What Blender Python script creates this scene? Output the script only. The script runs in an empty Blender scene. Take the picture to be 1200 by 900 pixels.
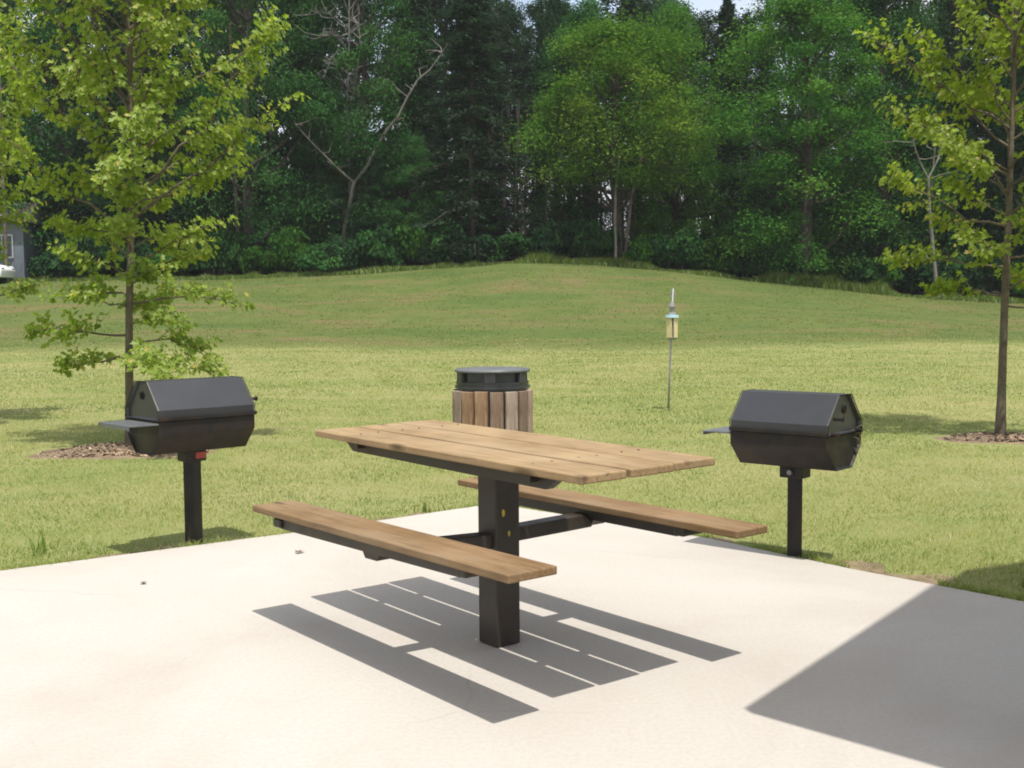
import bpy, bmesh, math, random
import numpy as np
from mathutils import Vector, Matrix

# ------------------------------------------------------------------ camera, sky, sun, exposure
scene = bpy.context.scene
COL = scene.collection
CAM_H, FPX = 1.2487, 1317.07
PITCH, ROLL = 0.0644, -0.0070
cam_data = bpy.data.cameras.new("camera")
cam_data.sensor_width = 36.0
cam_data.lens = 36.0 * FPX / 1200.0
cam_data.clip_start = 0.05
cam_data.clip_end = 3000.0
cam = bpy.data.objects.new("camera", cam_data)
COL.objects.link(cam)
_f = Vector((0, math.cos(PITCH), -math.sin(PITCH)))
_u0 = Vector((0, math.sin(PITCH), math.cos(PITCH)))
_r0 = Vector((1, 0, 0))
_r = _r0 * math.cos(ROLL) + _u0 * math.sin(ROLL)
_u = _u0 * math.cos(ROLL) - _r0 * math.sin(ROLL)
cam.matrix_world = Matrix(((_r.x, _u.x, -_f.x, 0), (_r.y, _u.y, -_f.y, 0), (_r.z, _u.z, -_f.z, CAM_H), (0, 0, 0, 1)))
scene.camera = cam

SUN_TO = Vector((0.107, -0.348, 1.0)).normalized()          # direction towards the sun
SUN_EL = math.asin(SUN_TO.z)
SUN_AZ = math.atan2(SUN_TO.x, SUN_TO.y)
world = bpy.data.worlds.new("World")
scene.world = world
world.use_nodes = True
wn = world.node_tree
bg = wn.nodes["Background"]
sky = wn.nodes.new("ShaderNodeTexSky")
sky.sky_type = 'NISHITA'
sky.sun_disc = False
sky.sun_elevation = SUN_EL
sky.sun_rotation = SUN_AZ
sky.air_density = 1.0
sky.dust_density = 3.0
sky.ozone_density = 1.0
# bright broken cloud over the blue
wtc = wn.nodes.new("ShaderNodeTexCoord")
wnz = wn.nodes.new("ShaderNodeTexNoise"); wnz.inputs["Scale"].default_value = 2.6; wnz.inputs["Detail"].default_value = 6
wn.links.new(wtc.outputs["Generated"], wnz.inputs["Vector"])
wmr = wn.nodes.new("ShaderNodeMapRange"); wmr.inputs[1].default_value = 0.34; wmr.inputs[2].default_value = 0.56; wmr.inputs[3].default_value = 0.25; wmr.inputs[4].default_value = 0.9
wn.links.new(wnz.outputs["Fac"], wmr.inputs[0])
wmx = wn.nodes.new("ShaderNodeMix"); wmx.data_type = 'RGBA'
wn.links.new(wmr.outputs[0], wmx.inputs[0]); wn.links.new(sky.outputs[0], wmx.inputs[6]); wmx.inputs[7].default_value = (3.3, 3.35, 3.4, 1)
wn.links.new(wmx.outputs[2], bg.inputs[0])
bg.inputs[1].default_value = 0.15
sun_data = bpy.data.lights.new("sun", 'SUN')
sun_data.energy = 2.95
sun_data.angle = math.radians(0.53)
sun_data.color = (1.0, 0.955, 0.885)
sun = bpy.data.objects.new("sun", sun_data)
COL.objects.link(sun)
sun.rotation_euler = SUN_TO.to_track_quat('Z', 'Y').to_euler()
sun.location = (2, -6, 20)

scene.view_settings.view_transform = 'Standard'
scene.view_settings.look = 'None'
scene.view_settings.exposure = 0.92
scene.view_settings.gamma = 1.0
scene.view_settings.use_curve_mapping = False
scene.render.engine = 'CYCLES'
scene.cycles.max_bounces = 7
scene.cycles.diffuse_bounces = 4
scene.cycles.glossy_bounces = 3
scene.cycles.transmission_bounces = 4
scene.cycles.transparent_max_bounces = 8
scene.cycles.use_denoising = True
scene.cycles.pixel_filter_type = 'BLACKMAN_HARRIS'
scene.cycles.filter_width = 1.9

# ------------------------------------------------------------------ helpers
def rng(seed):
    return np.random.default_rng(seed)

def link(o, parent=None):
    COL.objects.link(o)
    if parent is not None:
        o.parent = parent
    return o

def tag(o, label=None, cat=None, group=None, kind=None):
    if label: o["label"] = label
    if cat: o["category"] = cat
    if group: o["group"] = group
    if kind: o["kind"] = kind
    return o

def empty(name, loc, rz=0.0):
    o = bpy.data.objects.new(name, None)
    o.empty_display_size = 0.2
    o.location = loc
    o.rotation_euler = (0, 0, rz)
    return link(o)

def smooth(me, on=True):
    me.polygons.foreach_set("use_smooth", [on] * len(me.polygons))

def obj_bm(name, bm, mat, parent=None, sm=False, recalc=True):
    if recalc:
        bmesh.ops.recalc_face_normals(bm, faces=bm.faces)
    me = bpy.data.meshes.new(name)
    bm.to_mesh(me); bm.free()
    if sm: smooth(me)
    for m in (mat if isinstance(mat, (list, tuple)) else [mat]):
        me.materials.append(m)
    return link(bpy.data.objects.new(name, me), parent)

def mesh_np(name, verts, faces, mat, rnd=None, sm=False):
    """verts (N,3), faces (M,k) all same k -> mesh, optional per-face 'rnd' attribute"""
    verts = np.asarray(verts, np.float32); faces = np.asarray(faces, np.int32)
    k = faces.shape[1]
    me = bpy.data.meshes.new(name)
    me.vertices.add(len(verts)); me.vertices.foreach_set("co", verts.ravel())
    me.loops.add(faces.size); me.loops.foreach_set("vertex_index", faces.ravel())
    me.polygons.add(len(faces))
    me.polygons.foreach_set("loop_start", np.arange(0, faces.size, k, dtype=np.int32))
    me.polygons.foreach_set("loop_total", np.full(len(faces), k, np.int32))
    if rnd is not None:
        a = me.attributes.new("rnd", 'FLOAT', 'FACE')
        a.data.foreach_set("value", np.asarray(rnd, np.float32))
    me.update(calc_edges=True)
    if sm: smooth(me)
    if mat: me.materials.append(mat)
    return me

def box(bm, cx, cy, cz, sx, sy, sz, rot=None, bevel=0.0):
    r = bmesh.ops.create_cube(bm, size=1.0)
    vs = r['verts']
    for v in vs:
        v.co = Vector((v.co.x * sx, v.co.y * sy, v.co.z * sz))
    if bevel > 0:
        es = list({e for v in vs for e in v.link_edges})
        rb = bmesh.ops.bevel(bm, geom=es, offset=bevel, segments=2, affect='EDGES', profile=0.5)
        vs = list({v for f in rb['faces'] for v in f.verts} | {v for v in vs if v.is_valid})
    for v in vs:
        p = v.co
        if rot is not None: p = rot @ p
        v.co = p + Vector((cx, cy, cz))
    return vs

def tube(bm, pts, radii, n=8, caps=True):
    pts = [Vector(p) for p in pts]
    if not hasattr(radii, '__len__'): radii = [radii] * len(pts)
    rings = []
    ref = Vector((0.31, 0.92, 0.17))
    for i, p in enumerate(pts):
        d = (pts[min(i + 1, len(pts) - 1)] - pts[max(i - 1, 0)]).normalized()
        a = d.cross(ref)
        if a.length < 1e-3: a = d.cross(Vector((1, 0, 0)))
        a.normalize(); b = d.cross(a)
        rings.append([bm.verts.new(p + (a * math.cos(t) + b * math.sin(t)) * radii[i]) for t in [2 * math.pi * k / n for k in range(n)]])
    for r0, r1 in zip(rings, rings[1:]):
        for k in range(n):
            bm.faces.new((r0[k], r0[(k + 1) % n], r1[(k + 1) % n], r1[k]))
    if caps:
        bm.faces.new(rings[0][::-1]); bm.faces.new(rings[-1])

def tubes_np(paths, n=5):
    """list of (pts (k,3), radii (k,)) -> verts, quads"""
    V, F, off = [], [], 0
    ang = np.linspace(0, 2 * np.pi, n, endpoint=False)
    for pts, rad in paths:
        pts = np.asarray(pts, float); rad = np.asarray(rad, float); k = len(pts)
        d = np.gradient(pts, axis=0); d /= np.linalg.norm(d, axis=1, keepdims=True) + 1e-9
        ref = np.array([0.31, 0.92, 0.17])
        a = np.cross(d, ref); a /= np.linalg.norm(a, axis=1, keepdims=True) + 1e-9
        b = np.cross(d, a)
        ring = pts[:, None] + (a[:, None] * np.cos(ang)[None, :, None] + b[:, None] * np.sin(ang)[None, :, None]) * rad[:, None, None]
        V.append(ring.reshape(-1, 3))
        for i in range(k - 1):
            j = np.arange(n); jn = (j + 1) % n
            F.append(np.stack([off + i * n + j, off + i * n + jn, off + (i + 1) * n + jn, off + (i + 1) * n + j], 1))
        off += k * n
    return np.concatenate(V), np.concatenate(F)

# ------------------------------------------------------------------ materials
def new_mat(name):
    m = bpy.data.materials.new(name); m.use_nodes = True
    nt = m.node_tree
    return m, nt, nt.nodes["Principled BSDF"]

def N(nt, t, **kw):
    n = nt.nodes.new(t)
    for k, v in kw.items():
        if k.startswith("i_"):
            key = k[2:]
            n.inputs[int(key) if key.isdigit() else key.replace("_", " ")].default_value = v
        else: setattr(n, k, v)
    return n

def ramp(nt, src, stops):
    r = nt.nodes.new("ShaderNodeValToRGB")
    els = r.color_ramp.elements
    while len(els) < len(stops): els.new(0.5)
    for e, (p, c) in zip(els, stops):
        e.position = p; e.color = (*c, 1) if len(c) == 3 else c
    nt.links.new(src, r.inputs[0])
    return r.outputs[0]

def noise(nt, scale, detail=4, rough=0.55, vec=None, dist=0.0):
    n = nt.nodes.new("ShaderNodeTexNoise")
    n.inputs["Scale"].default_value = scale; n.inputs["Detail"].default_value = detail
    n.inputs["Roughness"].default_value = rough; n.inputs["Distortion"].default_value = dist
    if vec is not None: nt.links.new(vec, n.inputs["Vector"])
    return n.outputs["Fac"]

def mix(nt, fac, a, b, blend='MIX'):
    m = nt.nodes.new("ShaderNodeMix"); m.data_type = 'RGBA'; m.blend_type = blend
    for i, s in ((0, fac), (6, a), (7, b)):
        if hasattr(s, 'is_output'): nt.links.new(s, m.inputs[i])
        else: m.inputs[i].default_value = s if i == 0 else (*s, 1)
    return m.outputs[2]

def obj_coord(nt): return nt.nodes.new("ShaderNodeTexCoord").outputs["Object"]
def geo_pos(nt): return nt.nodes.new("ShaderNodeNewGeometry").outputs["Position"]

def bump(nt, bsdf, h, strength=0.3, dist=0.01):
    b = nt.nodes.new("ShaderNodeBump"); b.inputs["Strength"].default_value = strength; b.inputs["Distance"].default_value = dist
    nt.links.new(h, b.inputs["Height"]); nt.links.new(b.outputs[0], bsdf.inputs["Normal"])

def scaled(nt, vec, s):
    m = nt.nodes.new("ShaderNodeMapping"); m.inputs["Scale"].default_value = s
    nt.links.new(vec, m.inputs["Vector"]); return m.outputs[0]

def mat_leaf(name, stops, trans=0.35, gloss=0.06):
    m = bpy.data.materials.new(name); m.use_nodes = True
    nt = m.node_tree; nt.nodes.clear()
    out = N(nt, "ShaderNodeOutputMaterial")
    at = N(nt, "ShaderNodeAttribute", attribute_name="rnd")
    info = N(nt, "ShaderNodeObjectInfo")
    c = ramp(nt, at.outputs["Fac"], stops)
    hs = N(nt, "ShaderNodeHueSaturation")
    mr = N(nt, "ShaderNodeMapRange"); mr.inputs[3].default_value = 0.8; mr.inputs[4].default_value = 1.2
    nt.links.new(info.outputs["Random"], mr.inputs[0]); nt.links.new(mr.outputs[0], hs.inputs["Value"])
    nt.links.new(c, hs.inputs["Color"]); c = hs.outputs[0]
    d = N(nt, "ShaderNodeBsdfDiffuse"); t = N(nt, "ShaderNodeBsdfTranslucent"); g = N(nt, "ShaderNodeBsdfGlossy")
    g.inputs["Roughness"].default_value = 0.45
    g.inputs["Color"].default_value = (0.9, 0.95, 1.0, 1)
    nt.links.new(c, d.inputs[0])
    tc = mix(nt, 1.0, c, (1.2, 1.3, 0.7), 'MULTIPLY'); nt.links.new(tc, t.inputs[0])
    m1 = N(nt, "ShaderNodeMixShader"); m1.inputs[0].default_value = trans
    nt.links.new(d.outputs[0], m1.inputs[1]); nt.links.new(t.outputs[0], m1.inputs[2])
    m2 = N(nt, "ShaderNodeMixShader"); m2.inputs[0].default_value = gloss
    nt.links.new(m1.outputs[0], m2.inputs[1]); nt.links.new(g.outputs[0], m2.inputs[2])
    nt.links.new(m2.outputs[0], out.inputs[0])
    return m

def mat_plain(name, col, rough=0.6, metal=0.0, var=0.15, scale=12.0, bmp=0.0, spec=0.5):
    m, nt, b = new_mat(name)
    oc = obj_coord(nt)
    f = noise(nt, scale, 6, 0.6, oc)
    lo = tuple(max(0, c * (1 - var)) for c in col); hi = tuple(min(1, c * (1 + var)) for c in col)
    nt.links.new(ramp(nt, f, [(0.3, lo), (0.7, hi)]), b.inputs["Base Color"])
    b.inputs["Roughness"].default_value = rough; b.inputs["Metallic"].default_value = metal
    b.inputs["Specular IOR Level"].default_value = spec
    if bmp: bump(nt, b, noise(nt, scale * 6, 4, 0.6, oc), bmp, 0.004)
    return m

def mat_wood(name, a, b_, c_, axis=0, weather=0.5, var=0.04):
    m, nt, b = new_mat(name)
    oc = obj_coord(nt)
    sc = [14.0, 14.0, 14.0]; sc[axis] = 0.9
    v = scaled(nt, oc, sc)
    g = noise(nt, 4.0, 8, 0.62, v, 0.5)
    col = ramp(nt, g, [(0.28, a), (0.5, b_), (0.72, c_)])
    big = noise(nt, 3.0, 4, 0.6, oc)
    col = mix(nt, ramp(nt, big, [(0.35, (0, 0, 0)), (0.75, (weather,) * 3)]), col, tuple(x * 1.25 for x in c_))
    crk = noise(nt, 7.0, 3, 0.5, scaled(nt, oc, tuple(0.22 if i == axis else 9.0 for i in range(3))))
    col = mix(nt, ramp(nt, crk, [(0.64, (0, 0, 0)), (0.70, (0.65,) * 3)]), col, tuple(x * 0.35 for x in a))
    gry = noise(nt, 1.6, 5, 0.65, scaled(nt, oc, tuple(0.8 if i == axis else 2.5 for i in range(3))))
    col = mix(nt, ramp(nt, gry, [(0.48, (0, 0, 0)), (0.72, (0.5,) * 3)]), col, tuple(0.55 * x + 0.45 * y for x, y in zip(c_, (0.25, 0.22, 0.175))))
    kn = nt.nodes.new("ShaderNodeTexVoronoi"); kn.inputs["Scale"].default_value = 1.0
    ks = [7.0, 7.0, 7.0]; ks[axis] = 2.2
    nt.links.new(scaled(nt, oc, ks), kn.inputs["Vector"])
    col = mix(nt, ramp(nt, kn.outputs["Distance"], [(0.05, (0.75,) * 3), (0.16, (0, 0, 0))]), col, tuple(x * 0.45 for x in a))
    nt.links.new(col, b.inputs["Base Color"])
    b.inputs["Roughness"].default_value = 0.72
    b.inputs["Specular IOR Level"].default_value = 0.3
    oi = nt.nodes.new("ShaderNodeObjectInfo"); hs = nt.nodes.new("ShaderNodeHueSaturation")
    for sk, lo_, hi_, of in (("Value", 1 - var, 1 + var, 0.0), ("Saturation", 1.0 - var, 1.0 + 0.3 * var, 0.37)):
        ad = N(nt, "ShaderNodeMath", operation='ADD'); ad.inputs[1].default_value = of; nt.links.new(oi.outputs["Random"], ad.inputs[0])
        fr = N(nt, "ShaderNodeMath", operation='FRACT'); nt.links.new(ad.outputs[0], fr.inputs[0])
        mrr = N(nt, "ShaderNodeMapRange"); mrr.inputs[3].default_value = lo_; mrr.inputs[4].default_value = hi_
        nt.links.new(fr.outputs[0], mrr.inputs[0]); nt.links.new(mrr.outputs[0], hs.inputs[sk])
    nt.links.new(col, hs.inputs["Color"]); nt.links.new(hs.outputs[0], b.inputs["Base Color"])
    bump(nt, b, g, 0.35, 0.003)
    return m

M = {}
# concrete
m, nt, b = new_mat("concrete")
p = geo_pos(nt)
big = noise(nt, 0.55, 5, 0.6, p, 0.6); mid = noise(nt, 3.2, 6, 0.65, p, 0.3); fine = noise(nt, 60, 4, 0.7, p)
brush = noise(nt, 5.0, 4, 0.6, scaled(nt, p, (1.5, 18, 1)))
c = ramp(nt, big, [(0.3, (0.372, 0.338, 0.296)), (0.5, (0.426, 0.399, 0.360)), (0.75, (0.46, 0.438, 0.402))])
c = mix(nt, ramp(nt, mid, [(0.55, (0, 0, 0)), (0.82, (0.35,) * 3)]), c, (0.37, 0.325, 0.265))
c = mix(nt, ramp(nt, fine, [(0.35, (0.34,) * 3), (0.60, (0, 0, 0))]), c, (0.31, 0.28, 0.24))
c = mix(nt, ramp(nt, brush, [(0.45, (0, 0, 0)), (0.8, (0.16,) * 3)]), c, (0.35, 0.305, 0.25))
nt.links.new(c, b.inputs["Base Color"]); b.inputs["Roughness"].default_value = 0.85; b.inputs["Specular IOR Level"].default_value = 0.2
spk = nt.nodes.new("ShaderNodeTexVoronoi"); spk.inputs["Scale"].default_value = 16.0; nt.links.new(p, spk.inputs["Vector"])
spn = noise(nt, 1.1, 4, 0.6, p)
sp = N(nt, "ShaderNodeMath", operation='MULTIPLY'); nt.links.new(ramp(nt, spk.outputs["Distance"], [(0.04, (1, 1, 1)), (0.10, (0, 0, 0))]), sp.inputs[0]); nt.links.new(ramp(nt, spn, [(0.5, (0, 0, 0)), (0.7, (0.55,) * 3)]), sp.inputs[1])
c = mix(nt, sp.outputs[0], c, (0.20, 0.175, 0.145))
crk = nt.nodes.new("ShaderNodeTexVoronoi"); crk.feature = 'DISTANCE_TO_EDGE'; crk.inputs["Scale"].default_value = 0.55
cv = nt.nodes.new("ShaderNodeMix"); cv.data_type = 'VECTOR'; cv.inputs[0].default_value = 0.10
nz = nt.nodes.new("ShaderNodeTexNoise"); nz.inputs["Scale"].default_value = 4.0; nz.inputs["Detail"].default_value = 6; nt.links.new(p, nz.inputs["Vector"])
nt.links.new(p, cv.inputs[4]); nt.links.new(nz.outputs["Color"], cv.inputs[5]); nt.links.new(cv.outputs[1], crk.inputs["Vector"])
cm = N(nt, "ShaderNodeMath", operation='MULTIPLY'); nt.links.new(ramp(nt, crk.outputs["Distance"], [(0.0, (1, 1, 1)), (0.0035, (0, 0, 0))]), cm.inputs[0]); nt.links.new(ramp(nt, noise(nt, 0.5, 3, 0.5, p), [(0.52, (0, 0, 0)), (0.62, (0.30,) * 3)]), cm.inputs[1])
c = mix(nt, cm.outputs[0], c, (0.22, 0.19, 0.155))
nt.links.new(c, b.inputs["Base Color"])
bump(nt, b, fine, 0.3, 0.004)
M['concrete'] = m

# lawn (ground colour by patches of soil, dry and fresh grass)
m, nt, b = new_mat("lawn")
p = geo_pos(nt)
n1 = noise(nt, 0.22, 5, 0.6, p, 0.8); n2 = noise(nt, 1.6, 5, 0.65, p, 0.4); n3 = noise(nt, 14, 5, 0.7, p); n4 = noise(nt, 90, 3, 0.7, p)
stripe = noise(nt, 1.0, 4, 0.6, scaled(nt, p, (0.10, 0.9, 0.3)), 0.5)
c = ramp(nt, n1, [(0.3, (0.165, 0.205, 0.062)), (0.5, (0.22, 0.242, 0.085)), (0.7, (0.285, 0.272, 0.12))])
c = mix(nt, ramp(nt, stripe, [(0.42, (0, 0, 0)), (0.72, (0.55,) * 3)]), c, (0.32, 0.285, 0.14))
c = mix(nt, ramp(nt, n2, [(0.52, (0, 0, 0)), (0.78, (0.55,) * 3)]), c, (0.135, 0.185, 0.055))
c = mix(nt, ramp(nt, n3, [(0.56, (0, 0, 0)), (0.72, (0.6,) * 3)]), c, (0.30, 0.25, 0.12))
c = mix(nt, ramp(nt, n4, [(0.35, (0.55,) * 3), (0.6, (0, 0, 0))]), c, (0.085, 0.10, 0.03))
# the rough-grass bank beyond the mown field: olive with rusty bare patches
sx = nt.nodes.new("ShaderNodeSeparateXYZ"); nt.links.new(p, sx.inputs[0])
mr = N(nt, "ShaderNodeMapRange", interpolation_type='SMOOTHSTEP'); mr.inputs[1].default_value = 38.8; mr.inputs[2].default_value = 42.6
wob = N(nt, "ShaderNodeMath", operation='MULTIPLY_ADD'); nt.links.new(n2, wob.inputs[0]); wob.inputs[1].default_value = 2.6; nt.links.new(sx.outputs[1], wob.inputs[2])
nt.links.new(wob.outputs[0], mr.inputs[0])
hb = noise(nt, 0.28, 6, 0.65, scaled(nt, p, (0.6, 1.6, 1.0)), 0.6)
hc = ramp(nt, hb, [(0.36, (0.062, 0.096, 0.026)), (0.50, (0.098, 0.118, 0.036)), (0.62, (0.148, 0.112, 0.055))])
hm = noise(nt, 0.9, 6, 0.7, scaled(nt, p, (0.5, 2.2, 1.0)), 0.4)
hc = mix(nt, ramp(nt, hm, [(0.42, (0.6,) * 3), (0.6, (0, 0, 0))]), hc, (0.068, 0.10, 0.024))
hc = mix(nt, ramp(nt, n2, [(0.45, (0, 0, 0)), (0.8, (0.6,) * 3)]), hc, (0.12, 0.15, 0.042))
c = mix(nt, mr.outputs[0], c, hc)
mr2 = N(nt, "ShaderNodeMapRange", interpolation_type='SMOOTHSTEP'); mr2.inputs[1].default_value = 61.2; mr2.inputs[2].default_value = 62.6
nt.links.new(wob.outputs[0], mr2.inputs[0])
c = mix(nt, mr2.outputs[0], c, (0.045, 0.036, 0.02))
nt.links.new(c, b.inputs["Base Color"]); b.inputs["Roughness"].default_value = 0.95; b.inputs["Specular IOR Level"].default_value = 0.1
bump(nt, b, n3, 0.6, 0.05)
M['lawn'] = m

M['blade'] = mat_leaf("grass_blades", [(0.0, (0.14, 0.205, 0.055)), (0.35, (0.235, 0.28, 0.085)), (0.62, (0.33, 0.345, 0.135)), (0.8, (0.42, 0.385, 0.22)), (1.0, (0.52, 0.45, 0.31))], 0.5, 0.0)
M['tall_grass'] = mat_leaf("tall_grass_blades", [(0.0, (0.07, 0.125, 0.022)), (0.6, (0.12, 0.185, 0.034)), (1.0, (0.20, 0.22, 0.055))], 0.4, 0.02)
M['bank_grass'] = mat_leaf("bank_grass_blades", [(0.0, (0.115, 0.16, 0.038)), (0.6, (0.165, 0.195, 0.056)), (1.0, (0.26, 0.205, 0.095))], 0.5, 0.0)
M['maple_pale'] = mat_leaf("young_leaf_pale", [(0.0, (0.17, 0.265, 0.04)), (0.45, (0.30, 0.385, 0.058)), (0.85, (0.45, 0.48, 0.10)), (1.0, (0.52, 0.46, 0.15))], 0.6, 0.012)
M['maple'] = mat_leaf("young_leaf", [(0.0, (0.13, 0.20, 0.032)), (0.45, (0.24, 0.315, 0.055)), (0.85, (0.38, 0.42, 0.11)), (1.0, (0.46, 0.42, 0.13))], 0.55, 0.015)
M['green_bright'] = mat_leaf("foliage_bright", [(0.0, (0.026, 0.088, 0.016)), (0.6, (0.052, 0.138, 0.022)), (1.0, (0.10, 0.19, 0.03))], 0.34, 0.0)
M['green_yellow'] = mat_leaf("foliage_yellow", [(0.0, (0.038, 0.10, 0.014)), (0.6, (0.072, 0.152, 0.02)), (1.0, (0.145, 0.205, 0.028))], 0.34, 0.0)
M['green_mid'] = mat_leaf("foliage_mid", [(0.0, (0.020, 0.066, 0.020)), (0.6, (0.036, 0.102, 0.028)), (1.0, (0.065, 0.14, 0.036))], 0.32, 0.0)
M['green_dark'] = mat_leaf("foliage_dark", [(0.0, (0.014, 0.042, 0.018)), (0.6, (0.026, 0.066, 0.026)), (1.0, (0.048, 0.095, 0.034))], 0.28, 0.0)
M['needle'] = mat_leaf("needles", [(0.0, (0.022, 0.046, 0.027)), (0.6, (0.036, 0.070, 0.040)), (1.0, (0.06, 0.095, 0.055))], 0.25, 0.0)
M['bark'] = mat_plain("bark", (0.115, 0.092, 0.072), 0.9, 0, 0.45, 5.0, 0.5, 0.2)
M['bark_dark'] = mat_plain("bark_dark", (0.055, 0.045, 0.038), 0.9, 0, 0.45, 5.0, 0.5, 0.2)
M['bark_pale'] = mat_plain("bark_pale", (0.15, 0.138, 0.122), 0.9, 0, 0.4, 3.0, 0.5, 0.2)
M['bark_grey'] = mat_plain("bark_grey", (0.135, 0.132, 0.122), 0.9, 0, 0.4, 3.0, 0.5, 0.2)
M['bark_young'] = mat_plain("bark_young", (0.12, 0.10, 0.072), 0.85, 0, 0.35, 14.0, 0.4, 0.2)
M['wood'] = mat_wood("bench_wood", (0.095, 0.055, 0.022), (0.168, 0.101, 0.045), (0.235, 0.158, 0.085), 0, 0.6)
M["wood_top"] = mat_wood("table_wood", (0.125, 0.074, 0.029), (0.218, 0.142, 0.064), (0.30, 0.212, 0.115), 0, 0.75)
M['slat'] = mat_wood("slat_wood", (0.13, 0.068, 0.04), (0.235, 0.145, 0.09), (0.33, 0.235, 0.16), 2, 0.5, 0.38)
M['steel_dark'] = mat_plain("brown_painted_steel", (0.028, 0.022, 0.017), 0.42, 0.0, 0.35, 9.0, 0.1)
M['grill_black'] = mat_plain("grill_black", (0.012, 0.0115, 0.011), 0.5, 0.0, 0.5, 6.0, 0.08, 0.28)
def add_rust(m, col, lo, hi, amt):
    nt = m.node_tree; b = nt.nodes["Principled BSDF"]; src = b.inputs["Base Color"].links[0].from_socket
    oc = obj_coord(nt); f = noise(nt, 3.5, 8, 0.68, oc, 0.4)
    fac = ramp(nt, f, [(lo, (0, 0, 0)), (hi, (amt,) * 3)])
    nt.links.new(mix(nt, fac, src, col), b.inputs["Base Color"])
    nt.links.new(ramp(nt, noise(nt, 9, 5, 0.6, oc), [(0.3, (0.34,) * 3), (0.7, (0.62,) * 3)]), b.inputs["Roughness"])
add_rust(M['grill_black'], (0.048, 0.029, 0.016), 0.45, 0.68, 0.75)
add_rust(M['steel_dark'], (0.06, 0.034, 0.018), 0.5, 0.7, 0.5)
M['grill_lid'] = mat_plain("grill_lid_black", (0.017, 0.018, 0.021), 0.40, 0.0, 0.35, 5.0, 0.05, 0.75)
M['steel_grey'] = mat_plain("galvanised_steel", (0.36, 0.37, 0.38), 0.42, 0.7, 0.2, 16.0, 0.1)
M['plate_grey'] = mat_plain("shelf_grey", (0.17, 0.18, 0.19), 0.45, 0.6, 0.25, 10.0, 0.1)
M['lid_grey'] = mat_plain("bin_lid", (0.035, 0.037, 0.042), 0.33, 0.0, 0.3, 8.0, 0.1)
M['lid_top'] = mat_plain("bin_lid_top", (0.10, 0.105, 0.11), 0.5, 0.0, 0.3, 8.0, 0.1)
M['red'] = mat_plain("red_label", (0.30, 0.045, 0.03), 0.5, 0, 0.25, 30.0)
M['yellow'] = mat_plain("yellow_mark", (0.42, 0.34, 0.03), 0.6, 0, 0.3, 60.0)
M['dead_leaf'] = mat_plain("dead_leaf", (0.12, 0.08, 0.05), 0.8, 0, 0.4, 40.0)
M['straw'] = mat_plain("straw", (0.16, 0.14, 0.07), 0.85, 0, 0.3, 20.0)
M['mulch'] = mat_leaf("mulch_chips", [(0.0, (0.075, 0.056, 0.04)), (0.5, (0.15, 0.11, 0.075)), (0.85, (0.25, 0.18, 0.122)), (1.0, (0.38, 0.27, 0.185))], 0.0, 0.02)
M['white_paint'] = mat_plain("white_car_paint", (0.75, 0.76, 0.77), 0.25, 0, 0.03, 3.0)
M['car_glass'] = mat_plain("car_glass", (0.03, 0.04, 0.05), 0.1, 0, 0.1, 3.0)
M['rubber'] = mat_plain("rubber", (0.02, 0.02, 0.02), 0.8, 0, 0.2, 10.0)
M['cream'] = mat_plain("feeder_cream", (0.58, 0.50, 0.26), 0.5, 0, 0.1, 20.0)
M['rim_blue'] = mat_plain("feeder_rim", (0.38, 0.56, 0.64), 0.4, 0, 0.08, 20.0)
M['pole_grey'] = mat_plain("pole_grey", (0.30, 0.295, 0.30), 0.5, 0.4, 0.2, 10.0)
M['siding'] = mat_plain("grey_blue_siding", (0.105, 0.125, 0.145), 0.7, 0, 0.12, 2.0)
M['shingle'] = mat_plain("roof_shingle", (0.10, 0.085, 0.075), 0.9, 0, 0.3, 6.0, 0.3)
M['post_wood'] = mat_wood("shelter_wood", (0.16, 0.10, 0.055), (0.26, 0.17, 0.10), (0.34, 0.24, 0.15), 2, 0.3)

# ------------------------------------------------------------------ terrain
_AX = np.array([-90, -27, -16, -9, 0, 4.6, 10.5, 18, 23, 27, 90.])
_AZ = np.array([2.9, 2.95, 3.07, 3.4, 3.85, 3.66, 3.07, 2.4, 1.84, 1.57, 1.4])
def sstep(t):
    t = np.clip(t, 0, 1); return t * t * (3 - 2 * t)
def terrain(x, y):
    x = np.asarray(x, float); y = np.asarray(y, float)
    s = 60.0 / np.maximum(y, 30)
    a = np.interp(np.clip(x * s, -90, 90), _AX, _AZ)
    t = np.clip((y - 39.0) / 21.0, 0, 1)
    prof = 0.45 * t + 0.55 * sstep(t)
    z = a * prof
    z = z + 0.06 * np.clip(y - 62, 0, 75)
    z = z + 0.018 * np.sin(x * 0.9 + 1.3 * np.sin(y * 0.37)) * np.clip((y - 8) / 6, 0, 1) + 0.10 * np.sin(x * 0.23 + y * 0.11) * np.clip((y - 20) / 20, 0, 1)
    return z - 0.045
def tz(x, y): return float(terrain(x, y))

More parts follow.
